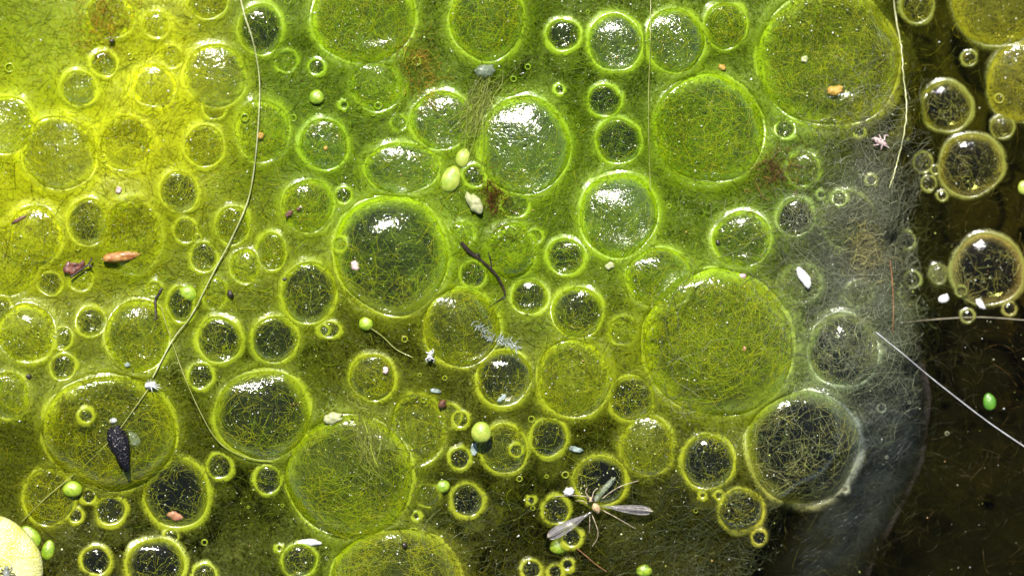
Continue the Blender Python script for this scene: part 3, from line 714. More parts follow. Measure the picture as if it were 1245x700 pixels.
    low = np.where(rng.random(nn) < (0.30 if s in 'ck' else 0.15), -0.6, 1.0)[:, None]
    lz = np.sqrt(np.clip(1 - rho ** 2, 0, 1)) * b['h'] * low + (base_of(b, b['x'] + lx, b['y'] + ly) - zc) * np.minimum(rho, 1) ** 2 + 0.004 + rng.uniform(0, 0.012, nn)[:, None] + 0.02 * (rho > 1)
    P = np.stack([lx, ly, lz], -1)
    V, F = tubes(P, rng.uniform(0.0005, 0.0015, nn) * (1 if r > 0.15 else 0.75))
    c0 = pigment(np.array([b['x']]), np.array([b['y']]), 0.62, 0.30)[0] * np.array([1.0, 1.0, 1.1])
    if b['px'] > 930 and b['py'] > 120: c0 = c0 * 0.3 + np.array([0.20, 0.205, 0.05])
    cc = np.clip(c0 * rng.gamma(3, 0.6, nn)[:, None] * (1 + np.stack([rng.normal(0.05, 0.1, nn), rng.normal(0, 0.04, nn), rng.normal(0, 0.2, nn)], -1)), 0.003, 0.75)
    wh = rng.random(nn) < (0.20 if s == 'k' else 0.05); cc[wh] = cc[wh] * 0.6 + 0.12
    tag(mesh_np('strand_web', V, F, M_str, root, np.repeat(cc, k * 3, 0)), kind='stuff')

# ---------------------------------------------------------------- things lying on and in the mat
def spline(pts, n=40):
    """Catmull-Rom through the points"""
    p = np.asarray(pts, float); p = np.concatenate([[2 * p[0] - p[1]], p, [2 * p[-1] - p[-2]]])
    out = []
    m = len(p) - 3
    for u in np.linspace(0, m - 1e-6, n):
        i = int(u); t = u - i; a, b_, c, d = p[i:i + 4]
        out.append(0.5 * (2 * b_ + (c - a) * t + (2 * a - 5 * b_ + 4 * c - d) * t * t + (3 * b_ - a - 3 * c + d) * t ** 3))
    return np.array(out)
def draped(pts, dz, n=40, smooth=2):
    q = spline(pts, n); x, y = px2w(q[:, 0], q[:, 1], 0.3)
    z = top(x, y)
    for _ in range(smooth): z = np.maximum(z, np.convolve(np.pad(z, 2, mode='edge'), np.ones(5) / 5, 'valid'))
    return np.stack([x, y, z + dz], -1)
def thread(name, pts, rad, mat, label, cat, dz=0.03, n=60, sides=5, taper=None, col=None, jit=0.0):
    P = draped(pts, dz, n)
    if jit: P[:, :2] += rng.normal(0, jit, (n, 2)); 
    r = np.full(n, rad) * (1 + 0.25 * (2 * vnoise(np.arange(n), np.zeros(n), 0.4, int(rad * 1e4)) - 1))
    if taper: r = r * np.linspace(1, taper, n)
    V, F = tubes(P[None], r[None], sides)
    o0 = P[n // 2].copy(); V = V - o0
    o = mesh_np(name, V, F, mat, loc=o0)
    return tag(o, label, cat)

M_thread = simple('pale_thread', (0.42, 0.46, 0.16), (0.62, 0.62, 0.38), 14, 0.3, 0.5, 0.003, 0.3)
M_olive_thread = simple('olive_thread', (0.28, 0.32, 0.06), (0.42, 0.42, 0.14), 14, 0.35, 0.4, 0.003, 0.3)
M_silk = simple('silk', (0.45, 0.45, 0.46), (0.68, 0.68, 0.70), 9, 0.25, 0.6, 0.002, 0.2)
M_hair = simple('brown_hair', (0.16, 0.07, 0.03), (0.30, 0.15, 0.06), 12, 0.4, 0.3, 0.002)
M_fibre = simple('sunken_fibre', (0.10, 0.085, 0.05), (0.17, 0.15, 0.09), 8, 0.5, 0, 0.002)
thread('algae_thread', [(293, -8), (300, 20), (311, 55), (318, 100), (317, 150), (312, 200), (303, 245), (285, 287), (262, 330), (235, 382), (212, 412), (188, 458)], 0.0075, M_thread,
       'long pale thread curving down from the top edge through the upper left bubbles', 'thread', 0.05, 90)
thread('algae_thread', [(197, 372), (206, 402), (225, 455), (246, 503), (268, 538), (302, 556), (330, 560)], 0.006, M_olive_thread,
       'yellowish thread running from below the dark stick to the big dark netted window bubble', 'thread', 0.04, 60)
thread('algae_thread', [(184, 470), (165, 497), (143, 527), (110, 560), (62, 600), (26, 634)], 0.0055, M_olive_thread,
       'straight slanting thread from the white fluff past the black seed husk to the pale leaf', 'thread', 0.03, 60)
thread('silk_strand', [(1066, 404), (1086, 420), (1150, 471), (1206, 514), (1262, 552)], 0.0058, M_silk,
       'taut grey white silk strand over the dark water at the right', 'silk strand', 0.16, 40)
thread('algae_thread', [(1090, -8), (1096, 40), (1100, 90), (1103, 132), (1098, 170), (1090, 205), (1082, 228)], 0.009, M_thread,
       'fuzzy pale upright thread beside the biggest top right dome', 'thread', 0.04, 60, jit=0.004)
thread('brown_hair', [(1084, 316), (1087, 345), (1088, 375), (1087, 404)], 0.006, M_hair, 'short reddish brown hair above the start of the silk strand', 'hair', 0.06, 20)
thread('algae_thread', [(791, -6), (790, 60), (788, 120), (789, 180), (791, 232)], 0.0045, M_olive_thread, 'very thin upright thread beside the very large netted dome at the top', 'thread', 0.05, 50)
thread('sunken_fibre', [(1098, 393), (1150, 388), (1200, 386), (1258, 390)], 0.009, M_fibre, 'dull pale fibre lying level in the dark water below the right edge bubble', 'fibre', 0.004, 40)
thread('grain_stalk', [(452, 399), (466, 409), (482, 424), (502, 434)], 0.0055, M_olive_thread, 'thin stalk trailing from the round lime grain in the middle left', 'stalk', 0.03, 24)
thread('insect_leg', [(701, 667), (712, 676), (725, 687), (738, 696)], 0.005, M_hair, 'loose jointed insect leg lying below the midge', 'insect leg', 0.04, 20)

# duckweed grains
def duck_mat(name, c1, c2, tip=None):
    g = NT(name); v = objco(g)
    cell = g.n('ShaderNodeTexVoronoi', {'Vector': v, 'Scale': 80.0}).outputs['Distance']
    nz = g.noise(v, 14.0, 6.0, 0.7)
    m = g.n('ShaderNodeMixRGB', {0: g.ramp(nz, 0.38, 0.62), 1: (*c1, 1), 2: (*c2, 1)}).outputs[0]
    bp = g.n('ShaderNodeBump', {'Height': cell, 'Distance': 0.005, 'Strength': 0.5}).outputs[0]
    p = g.n('ShaderNodeBsdfPrincipled', {'Base Color': m, 'Roughness': 0.45, 'Normal': bp, 'Coat Weight': 0.45, 'Coat Roughness': 0.2, 'Coat Normal': bp,
            'Subsurface Weight': 0.35, 'Subsurface Radius': (0.06, 0.08, 0.02), 'Subsurface Scale': 0.6}).outputs[0]
    return g.done(p)
M_lime = duck_mat('lime_frond', (0.13, 0.24, 0.006), (0.27, 0.36, 0.015))
M_palel = duck_mat('pale_frond', (0.20, 0.30, 0.015), (0.34, 0.38, 0.06))
M_green = duck_mat('green_frond', (0.05, 0.17, 0.006), (0.10, 0.26, 0.01))
DUCK = [(548, 218, 12, 17, -22, M_palel, 0.04, 'larger pear shaped lime grain of the touching pair beside a small ringed bubble'),
        (563, 192, 9, 12, -15, M_palel, 0.05, 'smaller white tipped lime grain, upper of the touching pair'),
        (445, 393, 9, 9, 0, M_lime, 0.05, 'round lime grain with a trailing stalk in the middle left'),
        (585, 525, 12, 13, 0, M_palel, 0.22, 'soft focus lime ball above the small ringed bubble in the lower middle'),
        (88, 594, 12, 10, 0, M_lime, 0.06, 'shiny lime grain on a bubble at the lower left, above two tiny rings'),
        (59, 668, 8, 13, -14, M_lime, 0.04, 'upright oval lime grain standing clear to the right of the big pale leaf'),
        (36, 652, 13, 17, 35, M_lime, 0.02, 'lime grain half tucked beneath the right border of the big pale leaf'),
        (538, 591, 9, 8, 20, M_lime, 0.05, 'bright lime grain left of a crisp clear bubble in the lower middle'),
        (1203, 488, 8, 11, 12, M_green, 0.03, 'lone green grain floating on the dark water beside the silk strand'),
        (1244, 228, 7, 9, 0, M_palel, 0.03, 'yellow grain at the right edge under the large dark ringed bubble'),
        (385, 118, 9, 9, 0, M_lime, 0.06, 'blurred lime grain above the square glint bubble near the top'),
        (229, 356, 11, 9, -30, M_lime, 0.02, 'bright green grain lodged on a bubble beside the dark stick'),
        (680, 664, 12, 10, 0, M_lime, -0.02, 'dim lime grain hidden beneath the left wing of the midge'),
        (783, 693, 10, 8, 0, M_lime, 0.03, 'lime grain at the bottom edge right of the midge'),
        (412, 662, 6, 5, 0, M_lime, 0.02, 'tiny lime grain on the foot of the very large lower dome')]
for px, py, a, b_, rot, m, dz, lab in DUCK:
    x, y, z = spot(px, py, dz - 0.045)
    V, F = ellipsoid((0, 0, 0), (b_ / 100, a / 100, min(a, b_) / 100 * 0.6), 20, 13, R(90 + rot), 0.05, px, 0.12)
    tag(mesh_np('duckweed_grain', V, F, m, loc=(x, y, z)), lab, 'duckweed', 'duckweed grains')

# flakes, crumbs, slivers
def flake(name, px, py, a, b_, rot, mat, label, cat, dz=0.05, th=0.03, seed=1, n=18, rough=0.5, tilt=(0, 0)):
    x, y, z = spot(px, py, dz * 0.45)
    a, b_ = a * 0.88, b_ * 0.88
    an = np.arange(n) * 2 * np.pi / n
    rr = 1 + rough * (vnoise(np.cos(an) * 2.2 + seed * 5, np.sin(an) * 2.2, 1.6, seed) - 0.5) + rough * 0.4 * (vnoise(np.cos(an) * 6 + seed, np.sin(an) * 6, 1.6, seed + 9) - 0.5)
    rings = [(0.03, -1), (0.9, -1), (1.0, -0.2), (0.94, 0.6), (0.6, 1.0), (0.3, 1.1), (0.03, 1.05)]
    V = []
    for k, (q, h) in enumerate(rings):
        X = np.cos(an) * rr * q * a / 100; Y = np.sin(an) * rr * q * b_ / 100
        Z = h * th / 2 + (0.5 * th * (vnoise(X * 20 + seed, Y * 20, 1.0, seed + 3) - 0.5) if h > 0 else 0) + X * tilt[0] + Y * tilt[1]
        V.append(np.stack([X, Y, Z + 0 * X], -1))
    V = np.concatenate(V); c, s_ = math.cos(R(rot)), math.sin(R(rot))
    V = np.stack([V[:, 0] * c - V[:, 1] * s_, V[:, 0] * s_ + V[:, 1] * c, V[:, 2]], -1)
    return tag(mesh_np(name, V, grid_faces(len(rings), n, True), mat, loc=(x, y, z)), label, cat)
M_white = simple('white_flake', (0.36, 0.37, 0.36), (0.58, 0.58, 0.56), 20, 0.5, 0.3, 0.012)
M_cream = simple('cream_flake', (0.30, 0.34, 0.13), (0.46, 0.46, 0.26), 18, 0.55, 0.2, 0.012, 0.2)
M_gel = simple('grey_gel', (0.24, 0.32, 0.22), (0.38, 0.44, 0.34), 16, 0.2, 0.8, 0.012, 0.4, 0.6)
M_pink = simple('pink_flake', (0.36, 0.25, 0.24), (0.50, 0.38, 0.36), 20, 0.45, 0.3, 0.01)
M_red = simple('red_flake', (0.28, 0.09, 0.05), (0.42, 0.20, 0.12), 22, 0.5, 0.3, 0.015)
M_orange = simple('orange_crumb', (0.34, 0.20, 0.02), (0.46, 0.30, 0.05), 18, 0.5, 0.3, 0.015, 0.2)
M_sliver = simple('grey_sliver', (0.22, 0.30, 0.26), (0.42, 0.50, 0.46), 12, 0.2, 0.8, 0.006, 0.3, 0.8)
M_brown = simple('brown_crumb', (0.05, 0.018, 0.008), (0.14, 0.055, 0.025), 22, 0.5, 0.4, 0.015)
M_black = simple('black_crumb', (0.012, 0.008, 0.006), (0.04, 0.022, 0.015), 22, 0.4, 0.5, 0.015)
for a in [
    ('white_flake', 977, 337, 7, 16, 36, M_white, 'long white flake slanting between the fibres and the largest dome', 'flake', 0.10, 0.04, 3),
    ('white_flake', 1148, 363, 8, 6, 30, M_white, 'chip shaped white flake on the dark water left of the right edge bubble', 'flake', 0.03, 0.03, 4),
    ('white_flake', 1192, 369, 5, 9, 30, M_white, 'white flake stuck to the lower rim of the right edge bubble', 'flake', 0.05, 0.03, 5),
    ('white_flake', 377, 659, 15, 5, -4, M_white, 'long level white flake above a small bubble near the bottom edge', 'flake', 0.04, 0.03, 6),
    ('cream_flake', 405, 508, 13, 8, 10, M_cream, 'cream flake on the upper left shoulder of the very large lower dome', 'flake', 0.08, 0.06, 7),
    ('gel_blob', 590, 86, 15, 9, 12, M_gel, 'grey translucent gel blob below the round bubble at the top edge', 'gel blob', 0.08, 0.09, 8),
    ('pink_flake', 432, 323, 5, 7, 20, M_pink, 'pink flake on the left inside of the big middle bubble', 'flake', 0.08, 0.03, 9),
    ('red_flake', 213, 627, 11, 6, -18, M_red, 'pink red flake at the bottom of a clear bubble at the lower left', 'flake', 0.02, 0.035, 10),
    ('pink_flake', 469, 450, 4, 5, 0, M_pink, 'tiny pinkish crumb on the netted bubble left of the white cast skin', 'crumb', 0.05, 0.04, 11),
    ('white_crumb', 692, 597, 8, 6, 0, M_white, 'whitish crumb left of the bubble behind the midge', 'crumb', 0.06, 0.06, 12),
    ('pale_flake', 741, 323, 7, 5, 10, M_cream, 'pale cream flake below the large bubble right of centre', 'flake', 0.03, 0.03, 13),
    ('brown_bead', 538, 491, 6, 6, 0, M_brown, 'brown bead above the tiny ring in the lower middle', 'crumb', 0.06, 0.09, 14),
    ('grey_sliver', 610, 484, 8, 3, 38, M_sliver, 'grey sliver on the lower side of the bubble below the feathery skin', 'sliver', 0.05, 0.015, 15),
    ('grey_sliver', 700, 546, 11, 4, -14, M_sliver, 'grey sliver right of the round bubble over the midge', 'sliver', 0.04, 0.015, 16),
    ('grey_sliver', 530, 475, 9, 3, -8, M_sliver, 'grey sliver in the dark fuzz above the brown bead', 'sliver', 0.04, 0.015, 17),
    ('grey_sliver', 576, 546, 5, 9, -10, M_sliver, 'pale grey sliver under the soft lime ball', 'sliver', 0.04, 0.015, 18),
    ('pale_seed', 576, 247, 9, 17, 36, M_cream, 'soft pale yellow seed left of the red brown tuft', 'seed', 0.10, 0.12, 19),
    ('orange_crumb', 1016, 110, 11, 7, 8, M_orange, 'orange crumb on the biggest top right dome', 'crumb', 0.05, 0.06, 20),
    ('orange_crumb', 978, 72, 5, 5, 0, M_cream, 'pale crumb above left of the orange crumb on the biggest top right dome', 'crumb', 0.04, 0.05, 21),
    ('tan_crumb', 878, 82, 6, 4, -30, M_orange, 'tan crumb between the two largest top right domes', 'crumb', 0.05, 0.05, 22),
    ('brown_sliver', 23, 267, 11, 2.6, 28, M_brown, 'thin brown sliver on the buried bubble at the left edge', 'sliver', 0.06, 0.02, 23),
    ('brown_crumb', 351, 260, 6, 4, 35, M_brown, 'dark brown crumb at the left inside of a netted bubble near the pale thread', 'crumb', 0.06, 0.05, 24),
    ('brown_crumb', 363, 254, 3.5, 2.5, 35, M_brown, 'tiny brown bit right of the dark brown crumb', 'crumb', 0.06, 0.03, 25),
    ('black_dot', 873, 294, 3, 3, 0, M_black, 'black dot on the left inside of a netted bubble right of centre', 'crumb', 0.05, 0.04, 26),
    ('black_dot', 136, 50, 4, 2.5, 0, M_black, 'black dot below the orange patch at the top left', 'crumb', 0.06, 0.04, 27),
    ('black_dot', 280, 357, 4, 5, 20, M_black, 'black crumb right of the bubble crossed by the pale thread', 'crumb', 0.06, 0.05, 28),
    ('black_dot', 346, 339, 3, 2, 0, M_black, 'black speck above left of the dark windowed bubble', 'crumb', 0.05, 0.03, 29),
    ('black_dot', 35, 457, 4, 3, 20, M_black, 'black speck left of two small bubbles at the left edge', 'crumb', 0.05, 0.03, 30),
    ('brown_dot', 492, 662, 4, 4, 0, M_black, 'black bead on the large bottom edge dome', 'crumb', 0.04, 0.05, 31),
    ('red_dot', 903, 336, 5, 4, 0, M_pink, 'pinkish chip on top of the largest netted dome', 'crumb', 0.04, 0.03, 32),
    ('red_dot', 905, 424, 3, 4, 0, M_red, 'small red chip at the right middle of the largest netted dome', 'crumb', 0.04, 0.03, 33),
    ('orange_dot', 317, 165, 5, 5, 0, M_orange, 'orange bead beside the pale thread on the faint tall bubble', 'crumb', 0.05, 0.05, 34),
    ('pink_dot', 144, 231, 4, 5, 0, M_pink, 'pinkish chip above left of the tall bubble with the orange husk', 'crumb', 0.05, 0.04, 35),
    ('orange_dot', 396, 180, 3, 3, 0, M_orange, 'tiny orange bead inside the square glint bubble', 'crumb', 0.05, 0.03, 36),
    ('grey_flake', 155, 675 - 232, 4, 3, 0, M_sliver, 'tiny grey chip over the huge seed carrying dome', 'sliver', 0.04, 0.02, 37)]:
    flake(*a)

# orange husk
x, y, z = spot(147, 312, 0.03)
V, F = ellipsoid((0, 0, 0), (0.235, 0.062, 0.055), 22, 15, R(7), 0.16, 41)
tag(mesh_np('orange_husk', V, F, simple('orange_husk', (0.28, 0.10, 0.02), (0.42, 0.24, 0.06), 14, 0.45, 0.4, 0.02, 0.15), loc=(x, y, z)), 'spindle shaped orange brown husk on the tall buried bubble at the left', 'husk')

# dark brown leaf scrap: jagged blade and its stalk
def slab(poly, th, curl=0.0, seed=0):
    """thick curled polygon (fan of rings) from a px outline"""
    p = np.asarray(poly, float); c = p.mean(0); p = p - c
    q = []
    for a_, b_ in zip(p, np.roll(p, -1, 0)): q += [a_, a_ * 0.6 + b_ * 0.4 + rng.normal(0, 0.3, 2)]
    q = np.array(q); n = len(q)
    V = []
    for f, h in [(0.04, -1), (0.97, -1), (1.0, 0), (0.93, 0.9), (0.5, 1.1), (0.04, 1.0)]:
        X = q[:, 0] * f / 100; Y = -q[:, 1] * f / 100
        V.append(np.stack([X, Y, h * th / 2 + curl * (X * X + Y * Y) + 0.03 * (vnoise(X * 9, Y * 9, 1, seed) - 0.5)], -1))
    V = np.concatenate(V); F = grid_faces(6, n, True)[:, ::-1]
    return V, F, c
V, F, c = slab([(76.5, 326), (82, 317.5), (86, 319), (97, 320), (101, 316), (104, 320), (99, 327), (93, 331), (84, 334), (86, 331), (78, 332)], 0.03, 0.6, 5)
x, y, z = spot(*c, 0.04)
root = empty('leaf_scrap', (x, y, z)); tag(root, 'ragged dark brown leaf scrap with a forked stalk, left of the orange husk', 'leaf scrap')
M_leafb = simple('brown_leaf', (0.06, 0.014, 0.008), (0.15, 0.045, 0.02), 16, 0.5, 0.35, 0.015)
mesh_np('blade', V, F, M_leafb, root)
P = np.stack([np.stack([(q[:, 0] - c[0]) / 100, -(q[:, 1] - c[1]) / 100, np.full(len(q), 0.03)], -1) for q in (spline([(86, 336.5), (93, 332), (101, 326), (108, 322)], 8), spline([(104, 324), (108, 321), (110, 317), (112, 314.5)], 8), spline([(105, 323), (109, 322.5), (111, 324), (112, 325)], 8))])
V, F = tubes(P, np.linspace(0.013, 0.011, 8)[None] * np.ones((3, 1)), 6); mesh_np('stalk', V, F, M_black, root)

# dark stick, black twig
def wood(name, paths, label, cat, dz):
    o0 = None; parts = []
    for k, (pts, r0, r1) in enumerate(paths):
        n = 16; P = draped(pts, dz, n, 3)
        r = np.linspace(r0, r1, n) * (1 + 0.5 * (vnoise(np.arange(n) * 1.0, np.full(n, k), 0.9, 60 + k) - 0.5))
        if o0 is None: o0 = P[0].copy()
        parts.append((pts, P - o0, r))
    root = empty(name, o0); tag(root, label, cat)
    for k, (pts, P, r) in enumerate(parts):
        V, F = tubes(P[None], r[None], 7); mesh_np('stem' if k == 0 else 'side_shoot', V, F, M_black, root)
wood('dark_stick', [([(198.5, 350), (195, 357), (190.5, 364), (191, 376), (191, 388)], 0.017, 0.014), ([(190.5, 364), (188.5, 368)], 0.009, 0.004)], 'short bent dark stick above the tall netted bubble', 'stick', 0.03)
wood('black_twig', [([(561, 295), (568, 303), (577, 311), (587, 318), (598, 328), (606, 338), (612, 350), (614, 358)], 0.026, 0.013),
                    ([(594, 307), (596, 315), (598, 326)], 0.010, 0.009), ([(577, 311), (582, 309), (584, 313)], 0.014, 0.006), ([(614, 360), (603, 367), (590, 377)], 0.006, 0.003)],
     'forked black rootlet between two bubbles in the middle', 'twig', 0.02)

# black seed husk
x, y, z = spot(146, 543, 0.03)
root = empty('seed_husk', (x, y, z)); tag(root, 'glossy black seed husk standing on the huge lower left dome', 'seed husk')
g = NT('black_husk'); v = objco(g)
vo = g.n('ShaderNodeTexVoronoi', {'Vector': v, 'Scale': 38.0}).outputs['Distance']
bp = g.n('ShaderNodeBump', {'Height': vo, 'Distance': 0.015, 'Strength': 0.9}).outputs[0]
m = g.n('ShaderNodeMixRGB', {0: g.ramp(g.noise(v, 18, 3), 0.5, 0.7), 1: (0.004, 0.004, 0.007, 1), 2: (0.020, 0.014, 0.016, 1)}).outputs[0]
M_husk = g.done(g.n('ShaderNodeBsdfPrincipled', {'Base Color': m, 'Roughness': 0.45, 'Specular IOR Level': 0.2, 'Normal': bp, 'Coat Weight': 0.12, 'Coat Roughness': 0.15, 'Coat Normal': bp}).outputs[0])
V, F = ellipsoid((0, 0, 0), (0.29, 0.12, 0.085), 26, 19, R(-74), 0.2, 8, 0.33); mesh_np('shell', V, F, M_husk, root)
V, F = ellipsoid((-0.08, 0.315, 0.02), (0.05, 0.035, 0.03), 14, 9, 0.2, 0.15, 3); mesh_np('white_cap', V, F, M_white, root)
V, F = ellipsoid((0.15, 0.10, -0.06), (0.11, 0.07, 0.025), 14, 9, -0.9, 0.25, 4); mesh_np('skin_flap', V, F, M_gel, root)

# white fluff at the end of the thread
x, y, z = spot(183, 468, 0.05)
root = empty('white_fluff', (x, y, z)); tag(root, 'spiky white fluff at the upper end of the slanting thread', 'fluff')
V, F = ellipsoid((0, 0, 0), (0.055, 0.036, 0.03), 18, 13, 0.3, 0.6, 14); mesh_np('core', V, F, M_white, root)
for k, (dx, dy) in enumerate([(14, -4), (13, 5), (9, 8), (1, 12), (-5, 8), (-6, 12), (-10, -3), (-4, -9), (5, -9), (11, -9), (15, 1)]):
    P = np.linspace((0, 0, 0), (dx * rng.uniform(0.5, 1.0) / 100, dy * rng.uniform(0.5, 1.0) / 100, rng.uniform(-0.02, 0.05)), 5)
    V, F = tubes(P[None], np.array([[0.011, 0.009, 0.007, 0.005, 0.002]]) * rng.uniform(0.6, 1.2), 5); mesh_np('spike', V, F, M_white, root)

# grey feathery skin
qs = spline([(576, 391), (586, 401), (596, 409), (608, 414), (620, 418), (631, 424)], 60)
P, rr = [], []
x0_, y0_, z0_ = spot(600, 409, 0.09)
for k in range(95):
    i = rng.integers(0, 59); d = qs[i + 1] - qs[i]; d = d / np.linalg.norm(d); nn_ = np.array([-d[1], d[0]])
    a_ = qs[i] + nn_ * rng.normal(0, 1.8); dirv = d * rng.normal(0.6, 0.6) + nn_ * rng.normal(0, 1.0); dirv /= np.linalg.norm(dirv)
    b2 = a_ + dirv * rng.uniform(3, 9)
    q2 = np.linspace(a_, b2, 4); xx, yy = px2w(q2[:, 0], q2[:, 1], z0_)
    P.append(np.stack([xx - x0_, yy - y0_, top(xx, yy) + 0.05 + rng.uniform(0, 0.03) - z0_], -1)); rr.append(np.array([0.002, 0.0048, 0.0045, 0.002]) * rng.uniform(0.6, 1.3))
V, F = tubes(np.array(P), np.array(rr), 4)
tag(mesh_np('feathery_skin', V, F, simple('silvery_skin', (0.20, 0.25, 0.22), (0.44, 0.48, 0.46), 20, 0.2, 0.8, 0.004, 0.2), loc=(x0_, y0_, z0_)), 'grey feathery shed skin lying across the netted bubble in the middle', 'shed skin')

# tufts of coloured strands
def tuft(name, px, py, a, b_, rot, n, L, cols, label, cat, dirn=None, lift=0.06, rad=(0.0012, 0.0032), curl=2.0):
    x0, y0, z0 = spot(px, py, 0.0)
    u = rng.normal(0, 0.5, (n, 2)) * np.array([a, b_]) / 100; c, s_ = math.cos(R(rot)), math.sin(R(rot))
    X = x0 + u[:, 0] * c - u[:, 1] * s_; Y = y0 + u[:, 0] * s_ + u[:, 1] * c
    th = rng.uniform(0, 6.28, n) if dirn is None else R(dirn) + rng.normal(0, 0.35, n)
    P = strand_paths(X, Y, th, rng.gamma(4, L / 4, n), 8, curl, 0.6, top, rng.uniform(0, lift, n)) - np.array([x0, y0, z0])
    V, F = tubes(P, rng.uniform(*rad, n))
    col = np.array(cols)[rng.integers(0, len(cols), n)] * rng.gamma(8, 0.125, n)[:, None]
    return tag(mesh_np(name, V, F, M_str, col=np.repeat(col, 24, 0), loc=(x0, y0, z0)), label, cat, kind='stuff')
tuft('algae_tuft', 601, 236, 16, 36, 20, 150, 0.16, [(0.16, 0.06, 0.015), (0.24, 0.08, 0.02), (0.07, 0.02, 0.01)], 'red brown algae tuft left of a small ringed bubble in the upper middle', 'algae tuft')
tuft('algae_tuft', 945, 207, 40, 26, 0, 170, 0.20, [(0.22, 0.13, 0.03), (0.30, 0.16, 0.05), (0.12, 0.05, 0.02)], 'reddish brown algae tuft below the biggest top right dome', 'algae tuft')
tuft('algae_tuft', 510, 82, 26, 48, 10, 220, 0.14, [(0.46, 0.32, 0.03), (0.50, 0.34, 0.05), (0.38, 0.38, 0.04)], 'orange stained algae tuft left of the gel blob at the top', 'algae tuft')
tuft('algae_tuft', 126, 20, 40, 52, 0, 300, 0.14, [(0.50, 0.28, 0.03), (0.52, 0.36, 0.04), (0.48, 0.46, 0.04)], 'orange patch of algae over a buried bubble at the top left', 'algae tuft')
tuft('algae_tuft', 1052, 303, 26, 30, 0, 340, 0.22, [(0.42, 0.40, 0.20), (0.36, 0.36, 0.22), (0.46, 0.42, 0.14)], 'cream fuzzy tuft under the whitish veiled bubble at the right border', 'algae tuft', lift=0.10)
tuft('strand_tuft', 581, 132, 20, 34, -25, 160, 0.45, [(0.46, 0.50, 0.16), (0.40, 0.48, 0.06)], 'combed bundle of pale strands between two glaring bubbles near the top', 'strands', dirn=62, lift=0.08, curl=0.6)
tuft('strand_tuft', 447, 540, 10, 60, 10, 90, 0.5, [(0.42, 0.46, 0.10), (0.36, 0.42, 0.05)], 'pale strands trailing down the top of the very large lower dome', 'strands', dirn=-72, lift=0.03, curl=0.6)
tuft('algae_tuft', 1188, 445, 60, 70, 0, 14, 0.5, [(0.07, 0.06, 0.02)], 'sparse brown wisps over the dark water under the right edge bubble', 'algae tuft', lift=0.01)

# shed insect skins
def skin(name, px, py, body, legs, mat, label, dz=0.07):
    x, y, z = spot(px, py, dz); root = empty(name, (x, y, z)); tag(root, label, 'shed skin')
    V, F = ellipsoid((0, 0, 0), (body[0] / 100, body[1] / 100, body[1] / 120), 16, 11, R(body[2]), 0.3, px, 0.3); mesh_np('body', V, F, mat, root)
    for l in legs:
        q = spline([(a_ / 100, -b_ / 100, 0.03 - 0.02 * k) for k, (a_, b_) in enumerate(l)], 7)
        V, F = tubes(q[None], np.linspace(0.011, 0.006, 7)[None], 5); mesh_np('leg', V, F, mat, root)
skin('cast_skin', 523, 432, (6, 2.8, 78), [[(0, -1), (4, -4), (3, -8)], [(0, -2), (-5, -4)], [(0, 2), (-5, 4), (-4, 8)], [(1, 3), (5, 5), (4, 8)]], M_white, 'tiny white cast insect skin with legs, in dark fuzz left of centre')
skin('cast_skin', 1071, 173, (9, 4.2, -28), [[(-3, -2), (-9, -5), (-11, -3)], [(0, -3), (-2, -9)], [(4, -2), (5, -8), (9, -8)], [(-3, 3), (-9, 4)], [(2, 3), (0, 9)], [(5, 4), (10, 7)]], M_pink, 'pinkish cast insect skin with bent legs left of the right hand dark bubbles')

# big pale leaf at the lower left corner, with a small grey insect on it
x, y, z = spot(-20, 695, 0.0); z = float(hbase(x, y)) + 0.20
n = 64; an = np.arange(n) * 2 * np.pi / n
prof = [(0.02, -0.14), (0.7, -0.13), (0.93, -0.08), (1.0, 0.0), (0.985, 0.045), (0.93, 0.085), (0.8, 0.12), (0.55, 0.15), (0.3, 0.165), (0.02, 0.17)]
rr = 0.735 * (1 + 0.015 * np.sin(3 * an + 1) + 0.008 * np.sin(7 * an))
V = np.concatenate([np.stack([np.cos(an) * rr * f, np.sin(an) * rr * f, np.full(n, h) + 0.02 * (vnoise(np.cos(an) * f * 4, np.sin(an) * f * 4, 1, 3) - 0.5)], -1) for f, h in prof])
g = NT('pale_leaf'); v = objco(g, False)
cell = g.n('ShaderNodeTexVoronoi', {'Vector': v, 'Scale': 40.0}).outputs['Distance']
nz = g.noise(v, 4.0, 4.0); sp = g.noise(v, 38.0, 2.0)
m1 = g.n('ShaderNodeMixRGB', {0: g.ramp(nz, 0.4, 0.62), 1: (0.38, 0.38, 0.06, 1), 2: (0.46, 0.46, 0.20, 1)}).outputs[0]
m2 = g.n('ShaderNodeMixRGB', {0: g.ramp(sp, 0.52, 0.72, 0.0, 0.6), 1: m1, 2: (0.58, 0.56, 0.42, 1)}).outputs[0]
bp = g.n('ShaderNodeBump', {'Height': cell, 'Distance': 0.012, 'Strength': 0.7}).outputs[0]
M_leaf = g.done(g.n('ShaderNodeBsdfPrincipled', {'Base Color': m2, 'Roughness': 0.4, 'Normal': bp, 'Coat Weight': 0.3, 'Subsurface Weight': 0.2, 'Subsurface Radius': (0.08, 0.08, 0.03), 'Subsurface Scale': 0.5}).outputs[0])
tag(mesh_np('duckweed_leaf', V, grid_faces(len(prof), n, True), M_leaf, loc=(x, y, z)), 'big pale yellow duckweed leaf cut by the lower left corner', 'duckweed leaf')
xi, yi = px2w(10, 695, z); zi = z + 0.175
root = empty('small_insect', (float(xi), float(yi), zi)); tag(root, 'tiny grey insect sitting on the big pale leaf', 'insect')
M_ins = simple('grey_insect', (0.10, 0.12, 0.10), (0.22, 0.24, 0.20), 30, 0.4, 0.4, 0.006)
